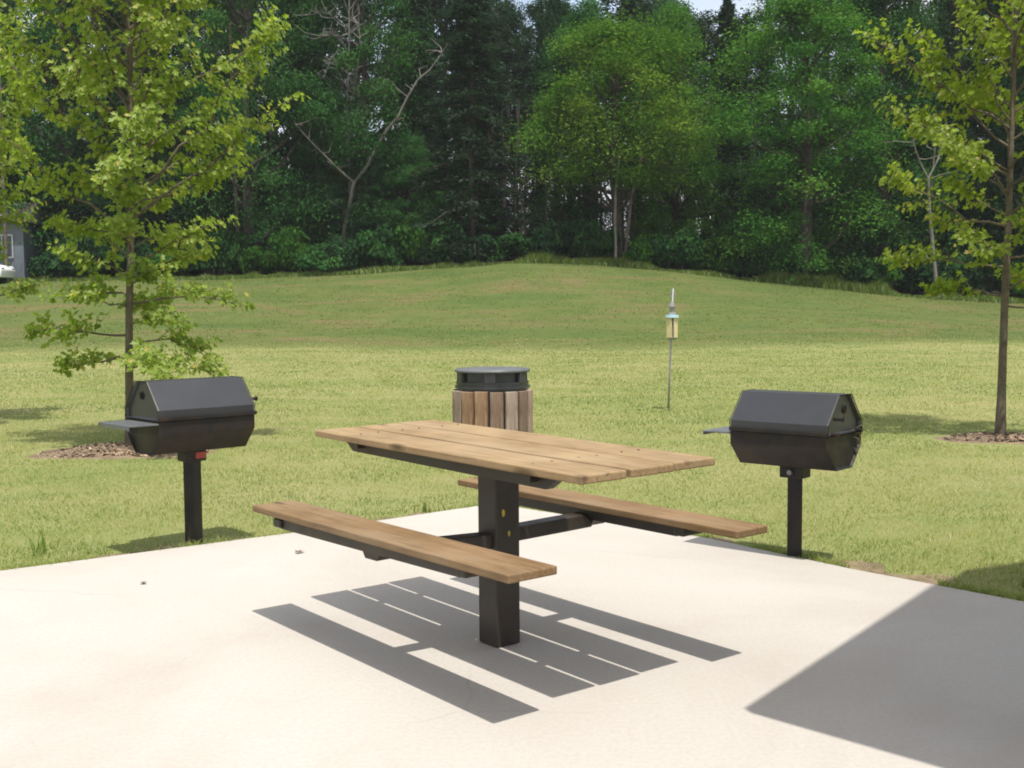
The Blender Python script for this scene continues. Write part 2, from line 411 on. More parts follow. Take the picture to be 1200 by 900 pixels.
def axis(lo, hi, fine_lo, fine_hi, step, grow):
    a = list(np.arange(fine_lo, fine_hi + 1e-6, step)); s = step
    v = fine_hi
    while v < hi: s *= grow; v += s; a.append(v)
    s = step; v = fine_lo
    while v > lo: s *= grow; v -= s; a.insert(0, v)
    return np.array(a)
xs = axis(-900, 900, -34, 34, 0.6, 1.16); ys = axis(-500, 1100, -4, 72, 0.6, 1.16)
GX, GY = np.meshgrid(xs, ys); GZ = terrain(GX, GY)
vv = np.stack([GX.ravel(), GY.ravel(), GZ.ravel()], 1)
nx, ny = len(xs), len(ys)
idx = np.arange(nx * ny).reshape(ny, nx)
ff = np.stack([idx[:-1, :-1].ravel(), idx[:-1, 1:].ravel(), idx[1:, 1:].ravel(), idx[1:, :-1].ravel()], 1)
g = link(bpy.data.objects.new("ground", mesh_np("ground", vv, ff, M['lawn'], sm=True)))
tag(g, "mown grass field rising to a low bank before the woods", kind="structure")

# concrete slab with a chamfered edge
SLAB = [(-9.5, 0.55), (-2.519, 5.446), (-1.092, 6.47), (-0.12, 7.285), (1.074, 6.115), (1.636, 5.36), (2.194, 4.72), (7.4, -1.6), (1.0, -8.5)]
bm = bmesh.new()
cx0, cy0 = np.mean(SLAB, axis=0)
def inset(pt, d):
    v = Vector((cx0 - pt[0], cy0 - pt[1])).normalized() * d
    return (pt[0] + v.x, pt[1] + v.y)
r0 = [bm.verts.new((x, y, -0.12)) for x, y in SLAB]
r1 = [bm.verts.new((x, y, -0.012)) for x, y in SLAB]
r2 = [bm.verts.new((*inset(q_, 0.014), 0.0)) for q_ in SLAB]
k = len(SLAB)
for a_, b_ in ((r0, r1), (r1, r2)):
    for i in range(k): bm.faces.new((a_[i], a_[(i + 1) % k], b_[(i + 1) % k], b_[i]))
bm.faces.new(r2)
tag(obj_bm("concrete_pad", bm, M['concrete']), "pale concrete pad under the picnic table", kind="structure")

def in_slab(x, y, grow=0.0):
    x = np.asarray(x); y = np.asarray(y); inside = np.zeros(x.shape, bool)
    P = [(px + (px - cx0) * grow, py + (py - cy0) * grow) for px, py in SLAB]
    j = len(P) - 1
    for i in range(len(P)):
        xi, yi = P[i]; xj, yj = P[j]
        c_ = ((yi > y) != (yj > y)) & (x < (xj - xi) * (y - yi) / (yj - yi + 1e-12) + xi)
        inside ^= c_; j = i
    return inside
def slab_dist(x, y):
    d = np.full(np.shape(x), 1e9)
    for (ax, ay), (bx_, by_) in zip(SLAB, SLAB[1:] + SLAB[:1]):
        ex, ey = bx_ - ax, by_ - ay
        t = np.clip(((x - ax) * ex + (y - ay) * ey) / (ex * ex + ey * ey), 0, 1)
        d = np.minimum(d, np.hypot(x - ax - t * ex, y - ay - t * ey))
    return d

TREES_YOUNG = [(-3.695, 10.8), (4.90, 11.23)]
# ------------------------------------------------------------------ grass (stuff)
def vnoise(x, y, sc, seed):
    r = rng(seed); T = r.random((64, 64))
    u = x * sc; v = y * sc; i = np.floor(u).astype(int); j = np.floor(v).astype(int); fu = sstep(u - i); fv = sstep(v - j)
    g_ = lambda a, b: T[a % 64, b % 64]
    return (g_(i, j) * (1 - fu) + g_(i + 1, j) * fu) * (1 - fv) + (g_(i, j + 1) * (1 - fu) + g_(i + 1, j + 1) * fu) * fv

def blades(x, y, h, w, lean, r, rndv):
    n = len(x); z = terrain(x, y) - 0.004
    az = r.random(n) * 2 * np.pi; la = r.random(n) * 2 * np.pi
    side = np.stack([np.cos(az), np.sin(az), np.zeros(n)], 1) * (w / 2)[:, None]
    base = np.stack([x, y, z], 1)
    ld = np.stack([np.cos(la), np.sin(la), np.zeros(n)], 1)
    up = np.array([0, 0, 1.0])
    mid = base + up * (h * 0.6)[:, None] + ld * (h * lean * 0.35)[:, None]
    tip = base + up * (h * np.sqrt(np.maximum(0.1, 1 - 0.45 * lean ** 2)))[:, None] + ld * (h * lean)[:, None]
    V = np.stack([base - side, base + side, mid + side * 0.75, mid - side * 0.75, tip], 1).reshape(-1, 3)
    o = np.arange(n)[:, None] * 5
    T = np.concatenate([o + np.array([[0, 1, 2]]), o + np.array([[0, 2, 3]]), o + np.array([[3, 2, 4]])], 0)
    return V, T, np.concatenate([rndv, rndv, rndv])

def make_lawn():
    r = rng(5)
    n = 400000
    d = np.exp(r.uniform(np.log(4.3), np.log(42), n)); a = r.uniform(-0.60, 0.60, n)
    x = np.tan(a) * d; y = d
    sd_ = slab_dist(x, y); ins = in_slab(x, y)
    keep = ~ins & (sd_ > 0.012)
    for tx_, ty_ in TREES_YOUNG:
        rr = np.hypot((x - tx_) / 0.85, (y - ty_ + 0.15) / 0.72); keep &= ~((rr < 1) & (r.random(n) > 0.08))
    bare = vnoise(x, y, 1.9, 3) * 0.6 + vnoise(x, y, 5.0, 4) * 0.4
    worn = np.clip(1 - sd_ / 0.45, 0, 1)
    for gx_, gy_ in ((-1.768, 6.16), (1.434, 5.665)): worn = np.maximum(worn, np.clip(1.15 - np.hypot((x - gx_) / 0.6, (y - gy_) / 0.45), 0, 1))
    keep &= r.random(n) > np.clip((bare - 0.60) * 2.6, 0, 0.75)
    keep &= r.random(n) > worn * np.clip(0.25 + (bare - 0.4) * 2.2, 0, 0.9)
    x, y, d, sd_, bare = x[keep], y[keep], d[keep], sd_[keep], bare[keep]
    n = len(x)
    grow = vnoise(x, y, 1.3, 9) * 0.5 + vnoise(x, y, 4.0, 10) * 0.5
    h = 0.72 * (0.020 + 0.042 * r.random(n) ** 1.6 + 0.03 * np.clip(grow - 0.5, 0, 1)) * np.clip(0.75 + d / 40, 0.8, 1.3)
    w = np.maximum(0.0042, 0.00055 * d) * (0.7 + 0.6 * r.random(n))
    lean = 0.45 + 0.75 * r.random(n)
    dry = vnoise(x, y, 0.45, 21) * 0.35 + vnoise(x, y, 1.7, 22) * 0.40 + vnoise(x, y, 6.0, 23) * 0.25
    rv = np.clip(0.42 + 1.05 * (dry - 0.5) * 2 * 0.8 + r.normal(0, 0.17, n), 0, 1)
    rv = np.where(r.random(n) < 0.16, 0.75 + 0.25 * r.random(n), rv)
    V, T, R_ = blades(x, y, h, w, lean, r, rv)
    # blades leaning over the pad's edge
    ne = 16000; k_ = r.integers(1, 7, ne); tt = r.random(ne); Pn = np.array(SLAB)
    ex = Pn[k_] + (Pn[(k_ + 1) % len(SLAB)] - Pn[k_]) * tt[:, None]; dd = Pn[(k_ + 1) % len(SLAB)] - Pn[k_]; dd /= np.linalg.norm(dd, axis=1, keepdims=True)
    off_ = r.random(ne) ** 1.6 * 0.10 + 0.004
    xe = ex[:, 0] - dd[:, 1] * off_; ye = ex[:, 1] + dd[:, 0] * off_
    flip = in_slab(xe, ye); xe = np.where(flip, ex[:, 0] + dd[:, 1] * off_, xe); ye = np.where(flip, ex[:, 1] - dd[:, 0] * off_, ye)
    ke = (vnoise(xe + 9, ye + 9, 2.6, 41) * 0.6 + vnoise(xe + 9, ye + 9, 8.0, 42) * 0.4) > 0.47
    xe, ye = xe[ke], ye[ke]; ne = len(xe)
    V2, T2, R2 = blades(xe, ye, r.uniform(0.03, 0.085, ne), np.full(ne, 0.005), 0.4 + 0.8 * r.random(ne), r, np.clip(r.normal(0.4, 0.22, ne), 0, 1))
    T = np.concatenate([T, T2 + len(V)]); V = np.concatenate([V, V2]); R_ = np.concatenate([R_, R2])
    me = mesh_np("grass", V, T, M['blade'], R_)
    tag(link(bpy.data.objects.new("grass", me)), "short patchy lawn grass around the concrete pad", kind="stuff")
make_lawn()
def make_bank_grass():
    r = rng(15); n = 60000
    d = r.uniform(38.5, 60.5, n); x = np.tan(r.uniform(-0.56, 0.56, n)) * d
    keep = r.random(n) < np.clip((d - 38.5) / 4, 0, 1) * np.clip(vnoise(x, d, 0.45, 6) + vnoise(x, d * 2, 1.1, 7) - 0.45, 0.08, 1)
    x, d = x[keep], d[keep]; n = len(x)
    V, T, q_ = blades(x, d, r.uniform(0.02, 0.06, n), np.full(n, 0.045), 0.8 + 0.4 * r.random(n), r, np.clip(r.normal(0.45, 0.3, n), 0, 1))
    tag(link(bpy.data.objects.new("rough_grass", mesh_np("rough_grass", V, T, M['bank_grass'], q_))), "rough olive grass on the bank below the woods", kind="stuff")
make_bank_grass()

# ------------------------------------------------------------------ foliage builders
LEAF = np.array([(0, 0), (0.16, 0.44), (0.36, 0.20), (0.66, 0.40), (0.70, 0.14), (1, 0), (0.70, -0.14), (0.66, -0.40), (0.36, -0.20), (0.16, -0.44)])
def leaf_mesh(name, pos, nrm, dirv, size, rndv, mat, fold=0.18):
    """lobed leaves, folded along the midrib"""
    n = len(pos)
    nrm = nrm / (np.linalg.norm(nrm, axis=1, keepdims=True) + 1e-9)
    dirv = dirv - nrm * (dirv * nrm).sum(1, keepdims=True); dirv /= np.linalg.norm(dirv, axis=1, keepdims=True) + 1e-9
    sidev = np.cross(nrm, dirv)
    L = LEAF
    V = pos[:, None] + (dirv[:, None] * L[None, :, 0:1] + sidev[:, None] * L[None, :, 1:2] - nrm[:, None] * (0.10 * L[None, :, 0:1] ** 2) + nrm[:, None] * np.abs(L[None, :, 1:2]) * fold) * size[:, None, None]
    fan = np.array([[0, i, i + 1] for i in range(1, 9)])
    F = (np.arange(n)[:, None, None] * len(L) + fan[None]).reshape(-1, 3)
    return mesh_np(name, V.reshape(-1, 3), F, mat, np.repeat(rndv, 8))

def card_mesh(name, pos, nrm, size, asp, rndv, mat, dirv=None, r=None):
    n = len(pos)
    nrm = nrm / (np.linalg.norm(nrm, axis=1, keepdims=True) + 1e-9)
    if dirv is None: dirv = r.normal(size=(n, 3))
    dirv = dirv - nrm * (dirv * nrm).sum(1, keepdims=True); dirv /= np.linalg.norm(dirv, axis=1, keepdims=True) + 1e-9
    s = np.cross(nrm, dirv)
    a = dirv * size[:, None] * 0.5; b_ = s * (size * asp)[:, None] * 0.5
    V = np.stack([pos - a, pos + b_ * 0.9 - a * 0.1, pos + a, pos - b_ * 0.9 + a * 0.15], 1).reshape(-1, 3)
    F = np.arange(n * 4).reshape(n, 4)
    return mesh_np(name, V, F, mat, rndv)

def unit(r, n):
    v = r.normal(size=(n, 3)); return v / np.linalg.norm(v, axis=1, keepdims=True)

def young_tree(base, seed, H, prof, bare, lean, label, nb=54, thick=0.05, leaf=(0.042, 0.080), extra=(), az0=0.0, mat='maple', side=None):
    r = rng(seed)
    bz = tz(*base)
    root = empty("young_tree", (base[0], base[1], bz))
    tag(root, label, "tree", "young trees planted in the lawn")
    k = 14
    t = np.linspace(0, 1, k)
    wob = np.stack([np.interp(t, np.linspace(0, 1, 6), np.r_[0, r.normal(0, 0.025, 5)]), np.interp(t, np.linspace(0, 1, 6), np.r_[0, r.normal(0, 0.025, 5)])], 1)
    tp = np.stack([lean[0] * t + wob[:, 0], lean[1] * t + wob[:, 1], H * t - 0.02], 1)
    rad = thick * (1 - t) ** 0.8 + 0.006; rad[0] *= 1.35; rad[1] *= 1.05
    paths = [(tp, rad)]
    P, Nn, D = [], [], []
    blist = []
    for i in range(nb):
        zz = bare + (H * 0.97 - bare) * ((i + r.random() * 0.7) / nb) ** 0.92
        az = az0 + i * 2.399963 + r.normal(0, 0.35)
        L = float(np.interp(zz, prof[0], prof[1])) * r.uniform(0.62, 1.12)
        el = np.interp(zz / H, [0.15, 0.5, 1.0], [0.12, 0.62, 1.0]) + r.normal(0, 0.12)
        blist.append((zz, az, L, el))
    blist += list(extra)
    for zz, az, L, el in blist:
        if side is not None and r.random() < side(zz, az): continue
        m_ = 7; s = np.linspace(0, 1, m_)
        o = np.array([np.interp(zz, tp[:, 2], tp[:, 0]), np.interp(zz, tp[:, 2], tp[:, 1]), zz])
        out = np.array([np.cos(az), np.sin(az), 0]); perp = np.array([-np.sin(az), np.cos(az), 0])
        cur = r.normal(0, 0.16)
        rise = np.sin(el) * s * L * (1 + 0.25 * s) - 0.28 * L * s ** 2 * max(0.0, 1 - 2.2 * zz / H)
        bp = o + out * (np.cos(el) * s * L)[:, None] + perp * (cur * L * s ** 2)[:, None] + np.array([0, 0, 1.0]) * rise[:, None]
        bp[1:] += r.normal(0, 0.018 * L, (m_ - 1, 3))
        br = (0.005 + 0.0065 * L) * (1 - 0.8 * s) + 0.0015
        paths.append((bp, br))
        nt_ = int(5 + L * 10)
        for q_ in range(nt_):
            f = r.uniform(0.22, 1.0) ** 0.75
            o2 = np.array([np.interp(f, s, bp[:, c_]) for c_ in range(3)])
            l2 = r.uniform(0.08, 0.30) * (1.15 - 0.5 * f) * (0.6 + 0.5 * L)
            d2 = out * r.uniform(0.2, 1.0) + perp * r.normal(0, 0.8) + np.array([0, 0, r.normal(0.30, 0.35)])
            d2 /= np.linalg.norm(d2)
            if q_ == 0: f = 1; o2 = bp[-1]; d2 = (bp[-1] - bp[-2]) / np.linalg.norm(bp[-1] - bp[-2]); l2 = 0.16
            tip = o2 + d2 * l2
            paths.append((np.stack([o2, (o2 + tip) / 2 + r.normal(0, 0.01, 3), tip]), np.array([0.0035, 0.0025, 0.0012])))
            nl = int(r.integers(11, 20))
            tt = np.r_[r.uniform(0.25, 1.0, nl - 3), 1, 1, 1]
            pos = o2 + (tip - o2) * tt[:, None]
            jit = unit(r, nl) * r.uniform(0.025, 0.10, nl)[:, None]; jit[:, 2] *= 0.6
            pos = pos + jit
            nn = np.stack([r.normal(0, 0.6, nl), r.normal(0, 0.6, nl), np.full(nl, 0.62)], 1) + out * 0.7
            dd = jit / 0.06 + d2 * 0.6 + np.array([0, 0, -0.55])
            P.append(pos); Nn.append(nn); D.append(dd)
    V, F = tubes_np(paths, 6)
    link(bpy.data.objects.new("trunk", mesh_np("trunk", V, F, M['bark_young'], sm=True)), root)
    P = np.concatenate(P); Nn = np.concatenate(Nn); D = np.concatenate(D); n = len(P)
    tone = vnoise(P[:, 0] * 1.0 + P[:, 1] * 0.7, P[:, 2], 1.6, seed + 1)
    rv = np.clip(0.15 + 0.35 * (tone - 0.3) + 0.30 * r.random(n) + 0.12 * (P[:, 2] / H), 0, 1)
    rv = np.where(r.random(n) < 0.04, 1.0, rv)
    me = leaf_mesh("crown", P, Nn, D, r.uniform(leaf[0], leaf[1], n), rv, M[mat])
    link(bpy.data.objects.new("crown", me), root)
    return root, n

# ------------------------------------------------------------------ young trees
prof_a = ([0.6, 0.9, 1.5, 2.0, 2.6, 3.3, 4.2, 5.0, 5.8], [0.80, 1.0, 0.92, 0.90, 1.2, 1.55, 1.6, 1.2, 0.35])
young_tree((-3.695, 10.8), 11, 5.9, prof_a, 0.74, (0.12, 0.0), "leafy young tree in a mulch ring behind the grill with the red label",
           nb=76, thick=0.038, extra=[(2.4, 0.1, 1.9, 0.78), (2.2, 0.35, 1.7, 0.6), (2.0, math.pi - 0.2, 1.5, 0.6), (2.6, math.pi + 0.1, 1.8, 0.7)])
prof_b = ([1.0, 1.4, 2.0, 2.6, 3.2, 3.8, 4.6, 5.6], [0.35, 0.75, 0.95, 1.15, 1.0, 1.25, 1.1, 0.3])
young_tree((4.90, 11.23), 29, 5.7, prof_b, 1.25, (0.10, 0.0), "sparse young tree with a mulched foot beyond the grill with straw in it",
           nb=50, thick=0.037, mat='maple_pale', extra=[(3.05, math.pi - 0.15, 1.45, 0.55), (2.1, math.pi + 0.1, 1.25, 0.30), (1.7, math.pi - 0.3, 1.05, 0.15), (2.6, math.pi + 0.35, 1.2, 0.42)])
young_tree((-6.55, 13.4), 47, 5.4, ([0.8, 1.5, 2.5, 3.5, 4.5, 5.4], [0.8, 1.05, 1.25, 1.3, 0.9, 0.3]), 1.3, (0, 0), "young tree cut by the picture edge beside the white car",
           nb=44, thick=0.05)

# mulch and soil around the two trunks
def mulch(cx_, cy_, rx, ry, seed, label):
    r = rng(seed); n = 2600
    a = r.random(n) * 2 * np.pi; q_ = np.sqrt(r.random(n)) * (0.88 + 0.14 * np.sin(a * 3 + seed))
    x = cx_ + np.cos(a) * q_ * rx; y = cy_ + np.sin(a) * q_ * ry
    z = terrain(x, y) + 0.03 * (1 - q_ ** 2) + r.random(n) * 0.012
    nn = np.stack([r.normal(0, 0.4, n), r.normal(0, 0.4, n), np.ones(n)], 1)
    rv = np.clip(r.normal(0.45, 0.25, n) + 0.25 * (np.sin(a + 2.5) > 0.5), 0, 1)
    me = card_mesh("mulch", np.stack([x, y, z], 1), nn, r.uniform(0.025, 0.07, n), 0.5, rv, M['mulch'], None, r)
    # the soil mound under the chips
    tag(link(bpy.data.objects.new("mulch", me)), label, kind="stuff")
    bm_ = bmesh.new(); rings = []
    for j in range(6):
        t = j / 5; rr = []
        for i in range(36):
            an = 2 * math.pi * i / 36; f = t * (1.02 + 0.12 * math.sin(an * 3 + seed) + 0.06 * math.sin(an * 7))
            px_, py_ = cx_ + math.cos(an) * rx * f, cy_ + math.sin(an) * ry * f
            rr.append(bm_.verts.new((px_, py_, tz(px_, py_) + 0.034 * (1 - t * t) - 0.002 + 0.006 * (t < 0.9))))
            if j == 0: break
        rings.append(rr)
    for i in range(36): bm_.faces.new((rings[0][0], rings[1][i], rings[1][(i + 1) % 36]))
    for r_a, r_b in zip(rings[1:], rings[2:]):
        for i in range(36): bm_.faces.new((r_a[i], r_b[i], r_b[(i + 1) % 36], r_a[(i + 1) % 36]))
    o = obj_bm("soil", bm_, M['soil'], None, True)
    tag(o, "bare brown soil round the foot of a young tree", kind="structure")
M['soil'] = mat_plain("soil", (0.19, 0.14, 0.095), 0.95, 0, 0.4, 9.0, 0.4, 0.1)
mulch(-3.62, 10.55, 0.82, 0.66, 3, "reddish mulch under the left young tree")
mulch(4.95, 11.08, 0.70, 0.50, 4, "brown mulch chips under the right young tree")

# bare soil worn along the pad's edge, thin where grass has crept back
def soil_strip():
    bm_ = bmesh.new(); r = rng(12)
    edges = [(SLAB[1], SLAB[2]), (SLAB[2], SLAB[3]), (SLAB[3], SLAB[4]), (SLAB[4], SLAB[5]), (SLAB[5], SLAB[6])]
    e0 = Vector((*SLAB[1], 0)) - Vector((*SLAB[0], 0)); e1 = Vector((*SLAB[7], 0)) - Vector((*SLAB[6], 0))
    edges = [((SLAB[1][0] - e0.x * 0.2, SLAB[1][1] - e0.y * 0.2), SLAB[1])] + edges + [(SLAB[6], (SLAB[6][0] + e1.x * 0.2, SLAB[6][1] + e1.y * 0.2))]
    pts = []
    for (ax, ay), (bx_, by_) in edges:
        L_ = math.hypot(bx_ - ax, by_ - ay); n_ = max(3, int(L_ / 0.05)); nx_, ny_ = -(by_ - ay) / L_, (bx_ - ax) / L_
        for i in range(n_): pts.append((ax + (bx_ - ax) * i / n_, ay + (by_ - ay) * i / n_, nx_, ny_))
    prev = None
    for x, y, nx_, ny_ in pts:
        n_ = float(vnoise(np.array([x + 20]), np.array([y + 20]), 2.2, 31)[0] * 0.6 + vnoise(np.array([x + 20]), np.array([y + 20]), 7.0, 32)[0] * 0.4)
        w = 0.03 + 0.55 * max(0.0, n_ - 0.40)
        for gx_, gy_ in ((-1.6, 6.22), (1.5, 5.85), (-2.3, 5.75), (1.95, 5.3)): w += 0.16 * math.exp(-((x - gx_) ** 2 + (y - gy_) ** 2) / 0.10)
        row = [bm_.verts.new((x + nx_ * t, y + ny_ * t, tz(x + nx_ * t, y + ny_ * t) + 0.012 * (1 - t / w) + 0.004)) for t in (-0.02 if w > 0.02 else 0, w * 0.5, w)]
        if prev:
            for a_, b_ in ((0, 1), (1, 2)):
                bm_.faces.new((prev[a_], row[a_], row[b_], prev[b_]))
        prev = row
    o = obj_bm("soil_strip", bm_, M['soil'], None, True); tag(o, "worn strip of bare soil along the pad's edge", kind="structure")
soil_strip()

# ------------------------------------------------------------------ forest prototypes
def broadleaf_proto(seed, H, R, base, ncl=85, nleaf=120, leaf=0.26, flat=0.55, shape=0):
    r = rng(seed)
    C, S = [], []
    while len(C) < ncl:
        t = r.random()
        if shape == 0: w = math.sin(math.pi * min(1, 0.18 + 0.82 * t)) ** 0.6
        elif shape == 1: w = (1 - t) ** 0.55 * min(1, 0.55 + 2.0 * t)
        else: w = min(1, 0.6 + 1.3 * t) * (1 - t ** 3) ** 0.5
        a = r.random() * 2 * math.pi; rad = R * w * math.sqrt(r.uniform(0.12, 1.0))
        C.append((math.cos(a) * rad, math.sin(a) * rad, base + (H - base) * t)); S.append(R * (0.14 + 0.24 * r.random() ** 1.4))
    C = np.array(C); S = np.array(S)
    P = []; Nn = []; rv = []
    for c_, s_ in zip(C, S):
        d = unit(r, nleaf); d[:, 2] = np.where(d[:, 2] < -0.35, -d[:, 2], d[:, 2])
        q_ = r.uniform(0.45, 1.08, nleaf)[:, None]
        P.append(c_ + d * q_ * s_ * np.array([1.15, 1.15, flat]) + r.normal(0, 0.22 * s_, (nleaf, 3)))
        Nn.append(d * 0.55 + unit(r, nleaf) * 0.65 + np.array([0, 0, 0.4]))
        rv.append(np.clip(r.random() * 0.7 + r.random(nleaf) * 0.3, 0, 1))
    P = np.concatenate(P); n = len(P)
    crown = card_mesh("crown", P, np.concatenate(Nn), leaf * r.uniform(0.6, 1.3, n), 0.7, np.concatenate(rv), None, None, r)
    paths = []
    t = np.linspace(0, 1, 9)
    tp = np.stack([np.cumsum(r.normal(0, 0.10, 9)), np.cumsum(r.normal(0, 0.10, 9)), t * H * 0.82], 1); tp[0, :2] = 0
    r0_ = 0.024 * H; paths.append((tp, r0_ * (1 - t) ** 0.75 + 0.03))
    for i in r.permutation(ncl)[:30]:
        zz = max(base * 0.75, C[i][2] - R * r.uniform(0.3, 0.7)); zz = min(zz, H * 0.75)
        o = np.array([np.interp(zz, tp[:, 2], tp[:, j]) for j in range(3)])
        mid = (o + C[i]) / 2 + r.normal(0, 0.25, 3) + np.array([0, 0, -0.2])
        paths.append((np.stack([o, mid, C[i]]), np.array([r0_ * 0.35, r0_ * 0.2, 0.025])))
    V, F = tubes_np(paths, 6)
    return mesh_np("trunk", V, F, M['bark_dark'], sm=True), crown

def conifer_proto(seed, H, R, base, nb=80, droop=0.25, leaf=0.5, tuft=26, pine=False):
    r = rng(seed); P, Nn, D, rv = [], [], [], []
    paths = []; t = np.linspace(0, 1, 8)
    tp = np.stack([np.cumsum(r.normal(0, 0.05, 8)), np.cumsum(r.normal(0, 0.05, 8)), t * H], 1); tp[0, :2] = 0
    paths.append((tp, 0.018 * H * (1 - t) ** 0.8 + 0.025))
    for i in range(nb):
        f = (i + r.random()) / nb; zz = base + (H - base) * f
        if pine: L = R * (0.45 + 0.7 * math.sin(math.pi * min(1, 0.25 + 0.75 * f))) * r.uniform(0.5, 1.1)
        else: L = R * (1.03 - f) ** 0.8 * r.uniform(0.65, 1.1)
        az = i * 2.399963 + r.normal(0, 0.3); out = np.array([math.cos(az), math.sin(az), 0]); perp = np.array([-out[1], out[0], 0])
        o = np.array([np.interp(zz, tp[:, 2], tp[:, 0]), np.interp(zz, tp[:, 2], tp[:, 1]), zz])
        s = np.linspace(0, 1, 5)
        el = r.normal(0.35 if pine else 0.05, 0.12)
        bp = o + out * (s * L)[:, None] + np.array([0, 0, 1.0]) * (math.tan(el) * s * L - droop * L * s ** 2)[:, None]
        paths.append((bp, 0.05 * (1 - 0.85 * s) * (0.5 + L / R)))
        n = tuft
        ss = r.uniform(0.35 if pine else 0.15, 1.05, n)
        pos = np.stack([np.interp(ss, s, bp[:, c_]) for c_ in range(3)], 1)
        lat = r.normal(0, 1, n) * 0.26 * L * (1.1 - 0.6 * ss)
        pos += perp * lat[:, None] + np.array([0, 0, 1.0]) * (r.normal(0, 0.10 if not pine else 0.28, n))[:, None]
        P.append(pos)
        Nn.append(np.stack([r.normal(0, 0.45, n), r.normal(0, 0.45, n), np.ones(n) * 0.9], 1))
        D.append(out * 0.8 + perp * np.sign(lat)[:, None] * 0.6 + np.array([0, 0, -0.25]) + r.normal(0, 0.25, (n, 3)))
        rv.append(np.clip(r.random() * 0.45 + r.random(n) * 0.55, 0, 1))
    P = np.concatenate(P); n = len(P)
    crown = card_mesh("crown", P, np.concatenate(Nn), leaf * r.uniform(0.6, 1.25, n), 0.42, np.concatenate(rv), None, np.concatenate(D))
    V, F = tubes_np(paths, 6)
    return mesh_np("trunk", V, F, M['bark_dark'], sm=True), crown

def shrub_proto(seed, ncl=20, nleaf=150):
    r = rng(seed); P, Nn, rv = [], [], []
    for i in range(ncl):
        a = r.random() * 2 * math.pi; q_ = math.sqrt(r.random()) * 0.75; z = 0.25 + 0.65 * r.random() * (1 - 0.5 * q_)
        s_ = r.uniform(0.2, 0.38); c_ = np.array([math.cos(a) * q_, math.sin(a) * q_, z])
        d = unit(r, nleaf); d[:, 2] = np.where(d[:, 2] < -0.5, -d[:, 2], d[:, 2])
        P.append(c_ + d * r.uniform(0.4, 1.1, nleaf)[:, None] * s_ * np.array([1.1, 1.1, 0.7]))
        Nn.append(d * 0.5 + unit(r, nleaf) * 0.6 + np.array([0, 0, 0.5])); rv.append(np.clip(r.random() * 0.5 + r.random(nleaf) * 0.5, 0, 1))
    P = np.concatenate(P); n = len(P); P[:, 2] = np.maximum(P[:, 2], 0.02)
    crown = card_mesh("foliage", P, np.concatenate(Nn), r.uniform(0.08, 0.17, n), 0.65, np.concatenate(rv), None, None, r)
    paths = []
    for i in range(7):
        a = r.random() * 2 * math.pi
        paths.append((np.array([[0.05 * math.cos(a), 0.05 * math.sin(a), -0.05], [0.25 * math.cos(a), 0.25 * math.sin(a), 0.4], [0.45 * math.cos(a), 0.45 * math.sin(a), 0.8]]), np.array([0.03, 0.02, 0.008])))
    V, F = tubes_np(paths, 5)
    return mesh_np("stem", V, F, M['bark_dark'], sm=True), crown

# unit prototypes are built at real size and scaled when placed
PROTO = {
    'broad0': (broadleaf_proto(101, 14, 5.2, 4.6, 130, 330, 0.17, 0.62, 2), 14, 5.2),
    'broad1': (broadleaf_proto(102, 17, 4.4, 0.8, 140, 320, 0.17, 0.75, 0), 17, 4.4),
    'broad2': (broadleaf_proto(103, 18, 4.2, 1.6, 140, 300, 0.18, 0.75, 1), 18, 4.2),
    'broad3': (broadleaf_proto(104, 16, 4.0, 0.8, 140, 320, 0.17, 0.8, 0), 16, 4.0),
    'hemlock': (conifer_proto(111, 18, 4.2, 1.2, 150, 0.28, 0.36, 120), 18, 4.2),
    'hemlock2': (conifer_proto(112, 17, 3.6, 1.6, 140, 0.22, 0.36, 115), 17, 3.6),
    'pine': (conifer_proto(113, 21, 3.0, 9.0, 64, 0.10, 0.36, 160, True), 21, 3.0),
    'pine2': (conifer_proto(114, 22, 3.2, 7.0, 68, 0.12, 0.36, 160, True), 22, 3.2),
}
SHRUBS = [shrub_proto(121 + i) for i in range(4)]

def put(name, meshes, loc, sxy, sz, rz, leafmat, barkmat, label, cat, group, parts=("trunk", "crown"), tilt=0.0):
    root = empty(name, loc, rz)
    root.rotation_euler = (tilt, 0, rz)
    root.scale = (sxy, sxy, sz)
    for nm, me, mt in ((parts[0], meshes[0], barkmat), (parts[1], meshes[1], leafmat)):
        if len(me.materials) == 0: me.materials.append(mt)
        o = bpy.data.objects.new(nm, me); link(o, root)
        o.material_slots[0].link = 'OBJECT'; o.material_slots[0].material = mt
    tag(root, label, cat, group)
    return root

def at_px(px, depth): return (px - 600.0) * depth / FPX
def z_px(py, depth): return CAM_H + (365.0 - py) * depth / FPX

rf = random.Random(77)
bare_posts = []
def forest(px, depth, top, half, kind, leafmat, label, name="broadleaf_tree", group="trees at the front of the woods", bark='bark_dark', tilt=0.0):
    x = at_px(px, depth); z = tz(x, depth) - 0.1
    meshes, H0, R0 = PROTO[kind]
    H = z_px(top, depth) - z; R = half * depth / FPX
    return put(name, meshes, (x, depth, z), R / R0, H / H0, rf.random() * 6.28, M[leafmat], M[bark], label, "tree", group, tilt=tilt)

